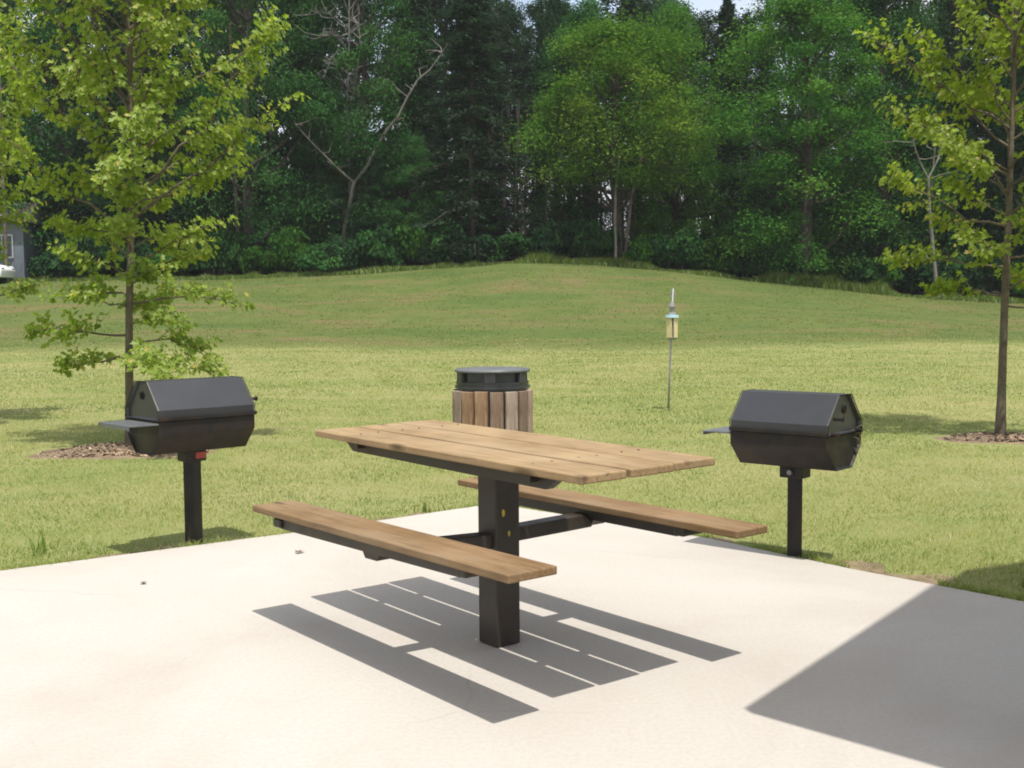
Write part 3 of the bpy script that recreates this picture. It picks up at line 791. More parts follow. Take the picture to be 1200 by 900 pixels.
FRONT = [
    (-75, 66, -80, 90, 'broad1', 'green_dark', "dark broad tree at the far left end of the woods", "broadleaf_tree"),
    (85, 65.5, -110, 95, 'broad3', 'green_mid', "broad green tree rising behind the leafy young tree's left side", "broadleaf_tree"),
    (185, 65, -90, 95, 'broad2', 'green_dark', "dark leafy tree directly behind the leafy young tree's trunk", "broadleaf_tree"),
    (290, 64, -70, 80, 'broad1', 'green_mid', "green tree left of the grey dead snag", "broadleaf_tree"),
    (352, 67, -90, 70, 'hemlock2', 'green_dark', "dark conifer just behind the left limb of the leaning dead tree", "conifer_tree"),
    (425, 65, -70, 78, 'broad3', 'green_mid', "dusky green tree over the fork of the leaning dead tree", "broadleaf_tree"),
    (490, 68, -50, 70, 'hemlock', 'needle', "dark conifer behind the top of the leaning dead limb", "conifer_tree"),
    (556, 63, -45, 88, 'hemlock', 'needle', "large dark conifer with drooping layered boughs left of the yellow-green tree", "conifer_tree"),
    (725, 61.5, 45, 112, 'broad0', 'green_yellow', "wide yellow-green tree at the middle of the woods' edge", "broadleaf_tree"),
    (690, 67, 14, 62, 'broad1', 'green_mid', "green crown showing above the left half of the yellow-green tree", "broadleaf_tree"),
    (790, 68, 22, 55, 'broad3', 'green_bright', "light green crown showing above the right half of the yellow-green tree", "broadleaf_tree"),
    (852, 70, 6, 62, 'hemlock2', 'needle', "narrow blue-dark conifer between two bright broad trees under the sky gap", "conifer_tree"),
    (935, 61, -12, 98, 'broad1', 'green_bright', "tall bright green tree filling the right half of the woods' edge", "broadleaf_tree"),
    (1035, 63.5, -60, 85, 'broad2', 'green_mid', "deep green tree left of the pale forked trunk", "broadleaf_tree"),
    (1115, 66, -90, 85, 'broad3', 'green_dark', "dark tree right behind the pale forked trunk", "broadleaf_tree"),
    (1205, 63, -100, 90, 'broad1', 'green_dark', "dark tree behind the sparse young tree's trunk", "broadleaf_tree"),
    (1300, 62, -100, 95, 'broad2', 'green_mid', "mid green tree past the right end of the woods' edge", "broadleaf_tree"),
]
for px, d, top, half, kind, lm, lab, nm in FRONT:
    forest(px, d, top, half, kind, lm, lab, nm)

# pines and broadleaf trees deeper in the wood; nothing tells these apart
for i in range(46):
    px = -160 + i * 33 + rf.uniform(-14, 14)
    d = rf.uniform(72, 96)
    sky_gap = 560 < px < 905
    top = rf.uniform(0, 26) if sky_gap else rf.uniform(-110, -40)
    if 680 < px < 702 or 792 < px < 838 or 862 < px < 880: continue
    kind = rf.choice(['pine', 'pine2', 'pine2', 'hemlock2'] if sky_gap else ['broad2', 'broad1', 'pine2', 'hemlock'])
    lm = 'needle' if kind[0] in 'ph' else rf.choice(['green_dark', 'green_mid'])
    conif = kind[0] in 'ph'
    forest(px, d, top, rf.uniform(48, 72) if not sky_gap else rf.uniform(28, 46), kind, lm,
           "tall dark conifer standing deep in the woods" if conif else "leafy tree standing deep in the woods",
           "conifer_tree" if conif else "broadleaf_tree", "conifers deep in the woods" if conif else "leafy trees deep in the woods")

# a screen of dark trees closing the middle of the wood above the bare trunks
for i in range(15):
    px = 562 + i * 22.5 + rf.uniform(-7, 7)
    top = rf.uniform(8, 34)
    if 676 < px < 706 or 798 < px < 836 or 858 < px < 880: top = rf.uniform(22, 36)
    forest(px, rf.uniform(72, 84), top, rf.uniform(42, 62), rf.choice(['pine2', 'pine', 'broad2']), rf.choice(['needle', 'needle', 'green_dark']),
           "dark tree closing the middle of the wood behind the yellow-green tree", "woodland_tree", "dark trees behind the yellow-green tree")
for i in range(26):
    px = 575 + i * 11 + rf.uniform(-5, 5)
    bare_posts.append(px)
# small understory trees filling the shade below the big crowns
for i in range(30):
    px = -130 + i * 47 + rf.uniform(-14, 14)
    if 575 < px < 850: continue
    forest(px, rf.uniform(63.5, 68), rf.uniform(120, 215), rf.uniform(38, 58), rf.choice(['broad1', 'broad3', 'hemlock2']), rf.choice(['green_dark', 'green_mid', 'green_dark']),
           "small leafy tree in the understory between the big trees", "understory_tree", "understory trees")
# undergrowth shrubs along the edge, then a second line inside the wood
sid = 0
def shrub(px, d, hpx, wpx, lm, lab, group):
    global sid
    x = at_px(px, d); z = tz(x, d) - 0.05
    h = hpx * d / FPX; w = wpx * d / FPX
    put("shrub", SHRUBS[sid % 4], (x, d, z), w, h, rf.random() * 6.28, M[lm], M['bark_dark'], lab, "shrub", group, ("stem", "foliage"))
    sid += 1
for px in range(-60, 1290, 26):
    gap = 585 < px < 845
    for row, (d0, h0) in enumerate(((61.6, 52), (65.0, 84))):
        if row == 1 and gap: h0 = 42
        q_ = px + rf.uniform(-10, 10)
        if q_ < 62 and row == 1: continue
        shrub(q_, d0 + rf.uniform(-0.9, 1.2), h0 * rf.uniform(0.65, 1.35) * (0.8 if gap else 1), rf.uniform(20, 38),
              rf.choice(['green_dark', 'green_mid', 'green_mid', 'green_bright']) if row == 0 else rf.choice(['green_dark', 'green_mid']),
              "low bushy shrub in the undergrowth along the foot of the woods" if row == 0 else "taller shrub inside the shade of the woods' edge",
              "undergrowth shrubs at the woods' foot" if row == 0 else "shrubs inside the woods' edge")
for i in range(40):
    px = -120 + i * 36 + rf.uniform(-12, 12)
    gap = 575 < px < 845
    d = rf.uniform(72, 90)
    shrub(px, d, (rf.choice((22, 34, 52)) if gap else 125) * rf.uniform(0.8, 1.2), rf.uniform(30, 46), 'green_dark', "dark shrub far inside the woods", "shrubs far inside the woods")

# ------------------------------------------------------------------ bare trunks seen against the wood
def bare_tree(name, paths_px, depth, mat, label, cat, group=None, twigs=0, seed=1):
    """paths given as photo points with a radius in pixels and a depth offset"""
    r = rng(seed)
    base_px = paths_px[0][0]
    bx_, bz_ = at_px(base_px[0], depth), None
    bz_ = tz(bx_, depth)
    root = empty(name, (bx_, depth, bz_)); tag(root, label, cat, group)
    for pi, pp in enumerate(paths_px):
        P = np.array([[at_px(a, depth + dd) - bx_, dd, max(z_px(b_, depth + dd) - bz_, -0.2)] for a, b_, rr, dd in pp])
        R_ = np.array([0.45 * rr * (1 + 0.12 * math.sin(a * 1.7 + b_)) * depth / FPX for a, b_, rr, dd in pp])
        paths = [(P, R_)]
        for _ in range(twigs):
            f = r.uniform(0.3, 1) * (len(P) - 1); i = min(int(f), len(P) - 2)
            o = P[i] + (P[i + 1] - P[i]) * (f - i); d = unit(r, 1)[0]; d[2] = abs(d[2]) * 0.5 + (P[i + 1] - P[i])[2] / 4
            l = r.uniform(0.5, 1.8)
            paths.append((np.stack([o, o + d * l * 0.5 + r.normal(0, .1, 3), o + d * l + r.normal(0, .15, 3)]), np.array([0.035, 0.024, 0.008])))
        V, F = tubes_np(paths, 8)
        link(bpy.data.objects.new("trunk" if pi == 0 else "limb", mesh_np("trunk" if pi == 0 else "limb", V, F, M[mat], sm=True)), root)
    return root

bare_tree("leaning_dead_tree", [
    [(402, 300, 6.0, 0), (407, 262, 5.5, 0), (413, 240, 5.2, -0.2), (418, 214, 4.8, -0.5)],
    [(418, 215, 4.2, -0.5), (434, 195, 4.0, -0.6), (446, 172, 3.6, -0.7), (457, 154, 3.6, -0.8), (470, 140, 3.0, -0.9), (481, 118, 2.9, -1.0), (494, 97, 2.5, -1.1), (508, 86, 2.0, -1.2), (520, 70, 1.6, -1.3), (529, 56, 0.8, -1.4)],
    [(418, 214, 3.4, -0.5), (404, 202, 2.8, -0.7), (388, 186, 2.2, -0.9), (372, 170, 1.6, -1.0), (352, 148, 0.9, -1.2)]],
    62.8, 'bark_pale', "leaning bare dead tree with two forked limbs against dark foliage", "dead tree", twigs=9, seed=8)
bare_tree("forked_tree", [
    [(1098, 352, 5.6, 0), (1095, 325, 5.0, 0), (1091, 290, 4.4, 0), (1087, 250, 4.0, 0), (1085, 214, 3.6, 0)],
    [(1085, 215, 2.8, 0), (1076, 198, 2.4, 0), (1069, 180, 2.0, -0.2), (1066, 168, 1.4, -0.3)],
    [(1085, 214, 3.0, 0), (1096, 192, 2.6, 0), (1101, 170, 2.2, 0.2), (1105, 150, 1.4, 0.4)],
    [(1090, 205, 2.0, 0), (1092, 180, 1.8, -0.1), (1088, 152, 1.2, -0.2)]],
    58.2, 'bark_pale', "pale slim trunk forking upward left of the sparse young tree", "tree", twigs=3, seed=9)
bare_tree("bare_trunk", [[(722, 312, 4.6, 0), (722, 285, 4.0, 0), (721, 260, 3.6, 0), (722, 225, 3.2, 0.2), (726, 190, 2.6, 0.5)]], 60.2, 'bark_pale', "short pale straight trunk under the yellow-green tree", "tree trunk", "trunks under the yellow-green tree", seed=10)
bare_tree("bare_trunk", [[(733, 312, 5.0, 0), (735, 280, 4.6, 0), (740, 235, 4.4, 0.2), (750, 195, 4.0, 0.4), (760, 150, 3.0, 0.5)]], 61.2, 'bark', "darker trunk curving right beside the short pale trunk", "tree trunk", "trunks under the yellow-green tree", seed=11)
bare_tree("bare_trunk", [[(12, 330, 5.0, 0), (11, 200, 4.6, 0), (11, 110, 4.4, 0), (10, 40, 3.6, 0.2)]], 59.5, 'bark', "straight grey trunk at the left edge of the woods", "tree trunk", seed=12)
bare_tree("bare_trunk", [[(283, 330, 5.2, 0), (280, 200, 4.8, 0), (279, 90, 4.2, 0), (278, 30, 3.6, 0)]], 63.4, 'bark', "straight grey trunk just right of the leafy young tree's crown", "tree trunk", seed=13)
bare_tree("bare_trunk", [[(556, 320, 5.4, 0), (555, 240, 5.0, 0), (553, 170, 4.4, 0)]], 61.8, 'bark_dark', "brown trunk under the large layered conifer", "tree trunk", seed=14)
bare_tree("dead_snag", [
    [(415, 300, 4.0, 0), (413, 200, 3.6, 0), (412, 120, 3.0, 0), (415, 60, 2.4, 0), (416, 5, 1.8, 0.2)],
    [(412, 62, 1.8, 0), (402, 46, 1.5, -0.3), (380, 47, 1.0, -0.5)],
    [(413, 130, 1.6, 0), (420, 110, 1.3, -0.2), (428, 60, 1.0, -0.5), (426, 10, 0.7, -0.6)],
    [(413, 90, 1.6, 0), (395, 70, 1.2, -0.3), (385, 95, 0.9, -0.5)],
    [(413, 40, 1.4, 0), (390, 20, 1.1, -0.3), (362, 24, 0.8, -0.4)]],
    63.2, 'bark_grey', "grey dead snag with thin broken branches behind the leaning dead tree", "dead tree", twigs=16, seed=15)
for i, (px, w) in enumerate([(q_, 2.0 + 2.0 * rf.random()) for q_ in bare_posts] + [(578, 3.2), (590, 2.4), (612, 3.0), (640, 2.6), (655, 3.4), (676, 2.6), (690, 3.0), (768, 3.2), (790, 2.6), (806, 3.0), (826, 3.4), (455, 3.0), (485, 3.4), (320, 3.6), (880, 3.0), (955, 3.2), (470, 2.6)]):
    d = 68 + (i * 3.7) % 9
    bare_tree("bare_trunk", [[(px, 345, w * 1.1, 0), (px + rf.uniform(-3, 3), 240, w, 0), (px + rf.uniform(-6, 6), 120, w * 0.8, 0)]], d, 'bark_dark',
              "thin dark trunk in the shade under the woods' canopy", "tree trunk", "thin dark trunks inside the woods", seed=20 + i)

# taller unmown grass along the foot of the wood
def tall_grass():
    r = rng(8); V_, T_, R_ = [], [], []; off = 0
    for px0, px1, d0, hh, n in ((590, 790, 60.2, 0.55, 12000), (870, 1065, 59.6, 0.75, 13000), (180, 600, 60.4, 0.38, 14000), (-60, 200, 60.4, 0.35, 6000), (780, 880, 60.2, 0.35, 4000), (1060, 1280, 59.6, 0.4, 6000)):
        px = r.uniform(px0, px1, n); d = d0 + r.uniform(-1.2, 2.2, n) * r.random(n); x = (px - 600) * d / FPX
        e = np.clip(np.minimum(px - px0, px1 - px) / 40, 0.25, 1)
        V, T, q_ = blades(x, d, hh * e * (0.4 + 0.9 * vnoise(px * 0.07, d, 1.0, 5)) * r.uniform(0.3, 1.15, n), np.full(n, 0.035), 0.3 + 0.7 * r.random(n), r, r.random(n))
        V_.append(V); T_.append(T + off); R_.append(q_); off += len(V)
    me = mesh_np("tall_grass", np.concatenate(V_), np.concatenate(T_), M['tall_grass'], np.concatenate(R_))
    tag(link(bpy.data.objects.new("tall_grass", me)), "unmown grass along the foot of the woods", kind="stuff")
tall_grass()

# ------------------------------------------------------------------ picnic table
YAW = -0.9046
TC = Vector((-0.0737, 4.145, 0))
table = empty("picnic_table", TC, YAW)
tag(table, "wooden picnic table with two attached benches on one dark steel pedestal", "picnic table")
Minv = Matrix.Translation(TC) @ Matrix.Rotation(YAW, 4, 'Z'); Minv = Minv.inverted()
TH = 0.027
def frame_of(cx_, cy_, yaw, z, tu, tv):
    ax = Vector((math.cos(yaw), math.sin(yaw), tu)); ay = Vector((-math.sin(yaw), math.cos(yaw), tv))
    m_ = Matrix(((ax.x, ay.x, 0, cx_), (ax.y, ay.y, 0, cy_), (ax.z, ay.z, 1, z), (0, 0, 0, 1)))
    return Minv @ m_
def transform(bm_, m_):
    for v in bm_.verts: v.co = m_ @ v.co
def plank_bm(planks, L, seed):
    r = random.Random(seed); bm_ = bmesh.new()
    for vc, w, du in planks:
        vs = box(bm_, du, vc, -TH / 2 + r.uniform(-0.0012, 0.0012), L, w, TH, None, 0.005)
    return bm_
def local_obj(name, bm_, mat, m_, sm=False):
    """keeps the object's own axes along the plank so that the grain follows it"""
    o = obj_bm(name, bm_, mat, table, sm); o.matrix_local = m_; return o
LT, WT = 1.6667, 0.5882
mt = frame_of(-0.0737, 4.145, -0.9124, 0.7657, -0.0065, 0.0154)
pw = (WT - 0.026) / 3
local_obj("tabletop", plank_bm([(-(pw + 0.013), pw, 0.0), (0, pw, 0.006), (pw + 0.013, pw, -0.004)], LT, 1), M['wood_top'], mt)
mb1 = frame_of(-0.4613, 3.893, -0.9046, 0.4855, 0.0227, 0.013)
mb2 = frame_of(0.3175, 4.4479, -0.903, 0.4987, 0.0094, 0.0115)
local_obj("bench_seat", plank_bm([(0, 0.1839, 0)], 1.6833, 2), M['wood'], mb1)
local_obj("bench_seat", plank_bm([(0, 0.165, 0)], 1.625, 3), M['wood'], mb2)
# pedestal: square tube with a base plate
bm_ = bmesh.new()
PU, PV, PS = -0.012, 0.035, 0.056
box(bm_, PU, PV, 0.352, PS * 2, PS * 2, 0.70, None, 0.005)
obj_bm("pedestal", bm_, M['steel_dark'], table)
# frame under the top: long channel, two cross channels, centre plate
def channel(bm_, x0, x1, y, z0, h, w):
    """long rail along u whose ends are cut back at the bottom"""
    c_ = min(0.07, (x1 - x0) * 0.2)
    pts = [(x0, z0), (x1, z0), (x1 - c_, z0 - h), (x0 + c_, z0 - h)]
    a_ = [bm_.verts.new((px_, y - w / 2, pz)) for px_, pz in pts]; b_ = [bm_.verts.new((px_, y + w / 2, pz)) for px_, pz in pts]
    bm_.faces.new(a_); bm_.faces.new(b_[::-1])
    for i in range(4): bm_.faces.new((a_[i], b_[i], b_[(i + 1) % 4], a_[(i + 1) % 4]))
bm_ = bmesh.new()
for y in (-0.215, 0.04): channel(bm_, -0.70, 0.66, y, -TH - 0.001, 0.046, 0.034)
for x in (-0.56, 0.53): box(bm_, x, 0.0, -TH - 0.014, 0.045, WT - 0.06, 0.024)
box(bm_, 0.0, 0.03, -TH - 0.033, 0.22, 0.30, 0.016)
transform(bm_, mt); obj_bm("top_frame", bm_, M['steel_dark'], table)
# bench rails with end brackets
def rail(mb, L, sgn):
    bm_ = bmesh.new()
    channel(bm_, -L / 2 + 0.12, L / 2 - 0.22, -0.034, -TH - 0.001, 0.040, 0.045)
    transform(bm_, mb); o = obj_bm("bench_rail", bm_, M['steel_dark'], table)
    for x, l, h in ((-L / 2 + 0.17, 0.06, 0.034), (L / 2 - 0.27, 0.05, 0.034)):
        bm_ = bmesh.new(); box(bm_, x, 0, -TH - h / 2 - 0.002, l, 0.14, h, None, 0.006)
        transform(bm_, mb); obj_bm("bench_bracket", bm_, M['steel_dark'], table)
    bm_ = bmesh.new()
    channel(bm_, -0.075, 0.055, 0.0, -TH - 0.036, 0.034, 0.075)
    transform(bm_, mb); obj_bm("bench_bracket", bm_, M['steel_dark'], table)
rail(mb1, 1.683, 1); rail(mb2, 1.605, -1)
# arms from the pedestal out to each bench
for mb, s_ in ((mb1, -1), (mb2, 1)):
    e = mb @ Vector((0.0, -s_ * 0.03, -0.075)); st = Vector((PU, PV + s_ * PS * 0.9, e.z - 0.012))
    bm_ = bmesh.new(); d = e - st; L = d.length
    rot = d.to_track_quat('X', 'Z').to_matrix()
    mid = (st + e) / 2
    box(bm_, mid.x, mid.y, mid.z, L, 0.07, 0.055, rot, 0.006)
    obj_bm("bench_arm", bm_, M['steel_dark'], table)
# sticker and paint spots on the pedestal
bm_ = bmesh.new(); box(bm_, PU - 0.03, PV - PS - 0.0012, 0.655, 0.034, 0.002, 0.028); obj_bm("sticker", bm_, M['red'], table)["label"] = "small red sticker near the top of the pedestal"
bm_ = bmesh.new()
for (a_, z, s_) in ((0.004, 0.505, 0.016), (0.03, 0.425, 0.012)):
    bmesh.ops.create_circle(bm_, cap_ends=True, segments=9, radius=s_ * 0.6, matrix=Matrix.Translation((PU + PS + 0.0015, PV - PS + 0.03 + a_, z)) @ Matrix.Rotation(math.pi / 2, 4, 'Y') @ Matrix.Diagonal((1.5, 0.8, 1, 1)))
obj_bm("paint_spot", bm_, M['yellow'], table, recalc=False)
bm_ = bmesh.new()
for x in (-0.56, 0.53):
    for y in (-0.235, -0.155, -0.04, 0.04, 0.155, 0.235):
        bmesh.ops.create_cone(bm_, cap_ends=True, segments=10, radius1=0.0045, radius2=0.004, depth=0.002, matrix=Matrix.Translation((x, y, 0.0026)))
transform(bm_, mt); obj_bm("bolt", bm_, M['steel_dark'], table)

# ------------------------------------------------------------------ grills
def octagon(L, D, z0, z1, x0=None):
    """profile points (y, z) of the elongated octagon, going round"""
    H = z1 - z0
    return [(-0.235 * D, z0), (0.235 * D, z0), (0.5 * D, z0 + 0.29 * H), (0.5 * D, z0 + 0.62 * H), (0.17 * D, z1), (-0.17 * D, z1), (-0.5 * D, z0 + 0.62 * H), (-0.5 * D, z0 + 0.29 * H)]
def extrude(bm_, prof_, x0, x1):
    a_ = [bm_.verts.new((x0, y, z)) for y, z in prof_]; b_ = [bm_.verts.new((x1, y, z)) for y, z in prof_]
    bm_.faces.new(a_[::-1]); bm_.faces.new(b_)
    for i in range(len(prof_)): bm_.faces.new((a_[i], a_[(i + 1) % len(prof_)], b_[(i + 1) % len(prof_)], b_[i]))
def bevel_all(bm_, off):
    bmesh.ops.bevel(bm_, geom=list(bm_.edges), offset=off, segments=2, affect='EDGES', profile=0.5)
def inset_ends(bm_):
    bmesh.ops.recalc_face_normals(bm_, faces=bm_.faces); bm_.normal_update()
    fs = [f for f in bm_.faces if abs(f.normal.x) > 0.9]
    bmesh.ops.inset_individual(bm_, faces=fs, thickness=0.010, depth=-0.014)
def grill(loc, yaw, label, shelf_side, shelf_len, red, z0, z1, L=0.52, D=0.37):
    z_g = tz(*loc)
    root = empty("charcoal_grill", (loc[0], loc[1], z_g), yaw); tag(root, label, "grill", "black pedestal grills beside the pad")
    z0 -= z_g; z1 -= z_g; H = z1 - z0
    seam = z0 + 0.47 * H
    pf = octagon(L, D, z0, z1)
    # firebox: lower half, open rim hidden by the lid
    low = [pf[7], pf[0], pf[1], pf[2]]
    low = [(-0.5 * D, seam)] + low + [(0.5 * D, seam)]
    bm_ = bmesh.new(); extrude(bm_, low, -L / 2, L / 2); inset_ends(bm_); bevel_all(bm_, 0.002); obj_bm("firebox", bm_, M['grill_black'], root)
    # lid: upper half, overlapping lip
    up_ = [(0.5 * D, seam + 0.004), (0.5 * D, pf[3][1]), pf[4], pf[5], (-0.5 * D, pf[6][1]), (-0.5 * D, seam + 0.004)]
    bm_ = bmesh.new(); extrude(bm_, up_, -L / 2 + 0.002, L / 2 - 0.002); inset_ends(bm_); bevel_all(bm_, 0.002)
    lid = obj_bm("lid", bm_, M['grill_lid'], root)
    bm_ = bmesh.new()
    for s_ in (-1, 1): box(bm_, 0, s_ * (0.5 * D + 0.006), seam + 0.012, L + 0.004, 0.011, 0.020, None, 0.003)
    obj_bm("lid_lip", bm_, M['grill_black'], lid)
    # folded-over roof sheet edges (front slope) and end rims
    for x in (-L / 2 - 0.002, L / 2 + 0.002):
        bm_ = bmesh.new(); tube(bm_, [Vector((x, *p_)) for p_ in up_], 0.0025, 6)
        obj_bm("end_rim", bm_, M['grill_black'], lid)
    # hinge pins / grate handles on one end
    e = -shelf_side
    bm_ = bmesh.new()
    tube(bm_, [(e * L / 2, -0.13, seam + 0.085), (e * (L / 2 + 0.05), -0.13, seam + 0.085)], 0.009, 8)
    tube(bm_, [(e * (L / 2 + 0.045), -0.13, seam + 0.085), (e * (L / 2 + 0.05), -0.13, seam + 0.085)], 0.014, 8)
    tube(bm_, [(e * L / 2, -0.15, seam + 0.01), (e * (L / 2 + 0.035), -0.15, seam + 0.01)], 0.010, 8)
    tube(bm_, [(e * L / 2, 0.12, seam + 0.01), (e * (L / 2 + 0.035), 0.12, seam + 0.01)], 0.010, 8)
    obj_bm("handle", bm_, M['grill_black'], root)
    # vent flap on the end panels
    bm_ = bmesh.new()
    for x in (-1, 1):
        bmesh.ops.create_cone(bm_, cap_ends=True, segments=14, radius1=0.022, radius2=0.022, depth=0.005, matrix=Matrix.Translation((x * (L / 2 - 0.012), 0.02, z0 + 0.80 * H)) @ Matrix.Rotation(math.pi / 2, 4, 'Y'))
        box(bm_, x * (L / 2 - 0.006), 0.02, z0 + 0.80 * H, 0.006, 0.006, 0.03)
    obj_bm("vent", bm_, M['grill_black'], root)
    # side shelf
    bm_ = bmesh.new()
    xs0, xs1 = shelf_side * L / 2, shelf_side * (L / 2 + shelf_len)
    box(bm_, (xs0 + xs1) / 2, -0.02, seam - 0.012, abs(xs1 - xs0), D * 0.92, 0.008, None, 0.002)
    box(bm_, xs1 - shelf_side * 0.004, -0.02, seam - 0.022, 0.006, D * 0.92, 0.016)
    obj_bm("side_shelf", bm_, M['plate_grey'], root)
    # post and collar
    bm_ = bmesh.new(); box(bm_, 0, 0, z0 / 2 - 0.06, 0.072, 0.072, z0 + 0.06, Matrix.Rotation(0.5, 3, 'Z'), 0.006); obj_bm("post", bm_, M['grill_black'], root)
    bm_ = bmesh.new(); box(bm_, 0, 0, z0 - 0.032, 0.125, 0.10, 0.062, None, 0.006); 
    col = obj_bm("collar", bm_, M['grill_black'], root)
    if red:
        bm_ = bmesh.new(); box(bm_, 0.026, -0.0515, z0 - 0.03, 0.06, 0.003, 0.034); o = obj_bm("sticker", bm_, M['red'], col)
    else:
        bm_ = bmesh.new(); tube(bm_, [(0.0, -0.05, z0 - 0.032), (0.0, -0.066, z0 - 0.032)], 0.014, 6); obj_bm("bolt", bm_, M['plate_grey'], col)
    return root
grill((-1.768, 6.16), math.radians(44), "black octagonal grill with red label on its post collar", -1, 0.17, True, 0.503, 0.892, 0.57, 0.38)
grill((1.434, 5.665), math.radians(-41), "black octagonal grill with dry straw sticking out of its right end", -1, 0.16, False, 0.462, 0.832, 0.53, 0.38)
# straw (old nest) poking out at the right grill's end
r = rng(31); paths = []
ca, sa = math.cos(math.radians(-41)), math.sin(math.radians(-41))
for i in range(16):
    lo = np.array([0.258, r.normal(0.135, 0.03), 0.615 + r.normal(0.0, 0.035)]); d = np.array([r.uniform(0.2, 1.0), r.normal(0, 0.7), r.normal(-0.25, 0.6)]); d /= np.linalg.norm(d); l = r.uniform(0.03, 0.09)
    pts = np.stack([lo, lo + d * l * 0.6, lo + d * l + np.array([0, 0, -0.025 * r.random()])])
    w_ = np.stack([1.434 + pts[:, 0] * ca - pts[:, 1] * sa, 5.665 + pts[:, 0] * sa + pts[:, 1] * ca, pts[:, 2]], 1)
    paths.append((w_, np.array([0.0013, 0.0012, 0.0006])))
V, F = tubes_np(paths, 4)
tag(link(bpy.data.objects.new("straw_tuft", mesh_np("straw_tuft", V, F, M['straw']))), "tuft of dry straw poking out of a grill's end panel", "straw")

# ------------------------------------------------------------------ litter bin
BX, BY = -0.170, 9.75
bz = tz(BX, BY)
binr = empty("litter_bin", (BX, BY, bz), 0.12); binr.scale = (1.15, 1.15, 0.87); tag(binr, "round litter bin clad in vertical wooden slats under a dark lid", "bin")
rb = 0.288; hs = 0.665
nsl = 16
for i in range(nsl):
    a = 2 * math.pi * i / nsl
    bm_ = bmesh.new()
    rr = random.Random(i * 7 + 1)
    vs = box(bm_, 0, 0, hs / 2, 0.098, 0.028, hs + rr.uniform(-0.012, 0.012), None, 0.004)
    o = obj_bm("slat", bm_, M['slat'], binr); o.location = (math.cos(a) * rb, math.sin(a) * rb, 0.05); o.rotation_euler = (0, 0, a + math.pi / 2)
def cyl(bm_, r0_, r1_, z0, z1, n=40, cap=True):
    bmesh.ops.create_cone(bm_, cap_ends=cap, segments=n, radius1=r0_, radius2=r1_, depth=z1 - z0, matrix=Matrix.Translation((0, 0, (z0 + z1) / 2)))
bm_ = bmesh.new(); cyl(bm_, 0.268, 0.268, 0.03, 0.735); obj_bm("liner", bm_, M['lid_grey'], binr, False)
bm_ = bmesh.new()
for z in (0.16, 0.60): cyl(bm_, 0.269, 0.269, z, z + 0.03, 48, False)
obj_bm("band", bm_, M['steel_dark'], binr)
bm_ = bmesh.new(); cyl(bm_, 0.272, 0.276, 0.752, 0.80); cyl(bm_, 0.285, 0.285, 0.738, 0.758); 
obj_bm("lid_base", bm_, M['lid_grey'], binr)
bm_ = bmesh.new(); cyl(bm_, 0.245, 0.245, 0.80, 0.90); obj_bm("lid_core", bm_, M['lid_grey'], binr)
for i in range(6):
    a = 2 * math.pi * i / 6 + 0.35
    bm_ = bmesh.new(); box(bm_, math.cos(a) * 0.262, math.sin(a) * 0.262, 0.848, 0.03, 0.085, 0.105, Matrix.Rotation(a, 3, 'Z'), 0.004)
    obj_bm("lid_support", bm_, M['lid_grey'], binr)
bm_ = bmesh.new()
prof_ = [(0.0, 0.932), (0.12, 0.932), (0.235, 0.930), (0.272, 0.926), (0.284, 0.914), (0.286, 0.898), (0.278, 0.893), (0.0, 0.897)]
vl = [[bm_.verts.new((r_ * math.cos(2 * math.pi * i / 48), r_ * math.sin(2 * math.pi * i / 48), z)) for i in range(48)] if r_ > 0 else [bm_.verts.new((0, 0, z))] for r_, z in prof_]
for a_, b_ in zip(vl, vl[1:]):
    for i in range(48):
        j = (i + 1) % 48
        if len(a_) == 1: bm_.faces.new((a_[0], b_[i], b_[j]))
        elif len(b_) == 1: bm_.faces.new((a_[i], b_[0], a_[j]))
        else: bm_.faces.new((a_[i], b_[i], b_[j], a_[j]))
obj_bm("lid", bm_, M['lid_top'], binr, True)

# ------------------------------------------------------------------ feeder pole in the field
fx, fy = 2.002, 14.374; fz = tz(fx, fy)
fp = empty("bird_feeder_pole", (fx, fy, fz)); tag(fp, "slim grey pole in the lawn carrying a cream feeder with a pale blue rim", "bird feeder")
bm_ = bmesh.new(); tube(bm_, [(0, 0, -0.05), (0.02, 0, 0.5), (0.035, 0, 0.9), (0.06, 0, 1.56)], [0.015, 0.014, 0.013, 0.010], 8); obj_bm("pole", bm_, M['pole_grey'], fp, True)
def ringed(bm_, r0_, r1_, z0, z1, n=16): bmesh.ops.create_cone(bm_, cap_ends=True, segments=n, radius1=r0_, radius2=r1_, depth=z1 - z0, matrix=Matrix.Translation((0.047, 0, (z0 + z1) / 2)))
bm_ = bmesh.new()
for i in range(4):
    a = math.pi / 4 + i * math.pi / 2
    box(bm_, 0.047 + math.cos(a) * 0.058, math.sin(a) * 0.058, 1.07, 0.012, 0.075, 0.27, Matrix.Rotation(a, 3, 'Z'), 0.003)
obj_bm("seed_panel", bm_, M['cream'], fp)
bm_ = bmesh.new(); ringed(bm_, 0.045, 0.045, 0.93, 1.2); ringed(bm_, 0.05, 0.062, 0.905, 0.935); obj_bm("tube", bm_, M['pole_grey'], fp)
bm_ = bmesh.new(); ringed(bm_, 0.088, 0.084, 1.19, 1.225); obj_bm("rim", bm_, M['rim_blue'], fp)
bm_ = bmesh.new(); ringed(bm_, 0.05, 0.045, 1.225, 1.26); ringed(bm_, 0.022, 0.040, 1.26, 1.33); ringed(bm_, 0.040, 0.018, 1.33, 1.40)
tube(bm_, [(0.05, 0, 1.42), (0.02, 0, 1.50), (0.05, 0, 1.56), (0.085, 0, 1.50), (0.07, 0, 1.44)], 0.008, 6); obj_bm("cap", bm_, M['pole_grey'], fp)

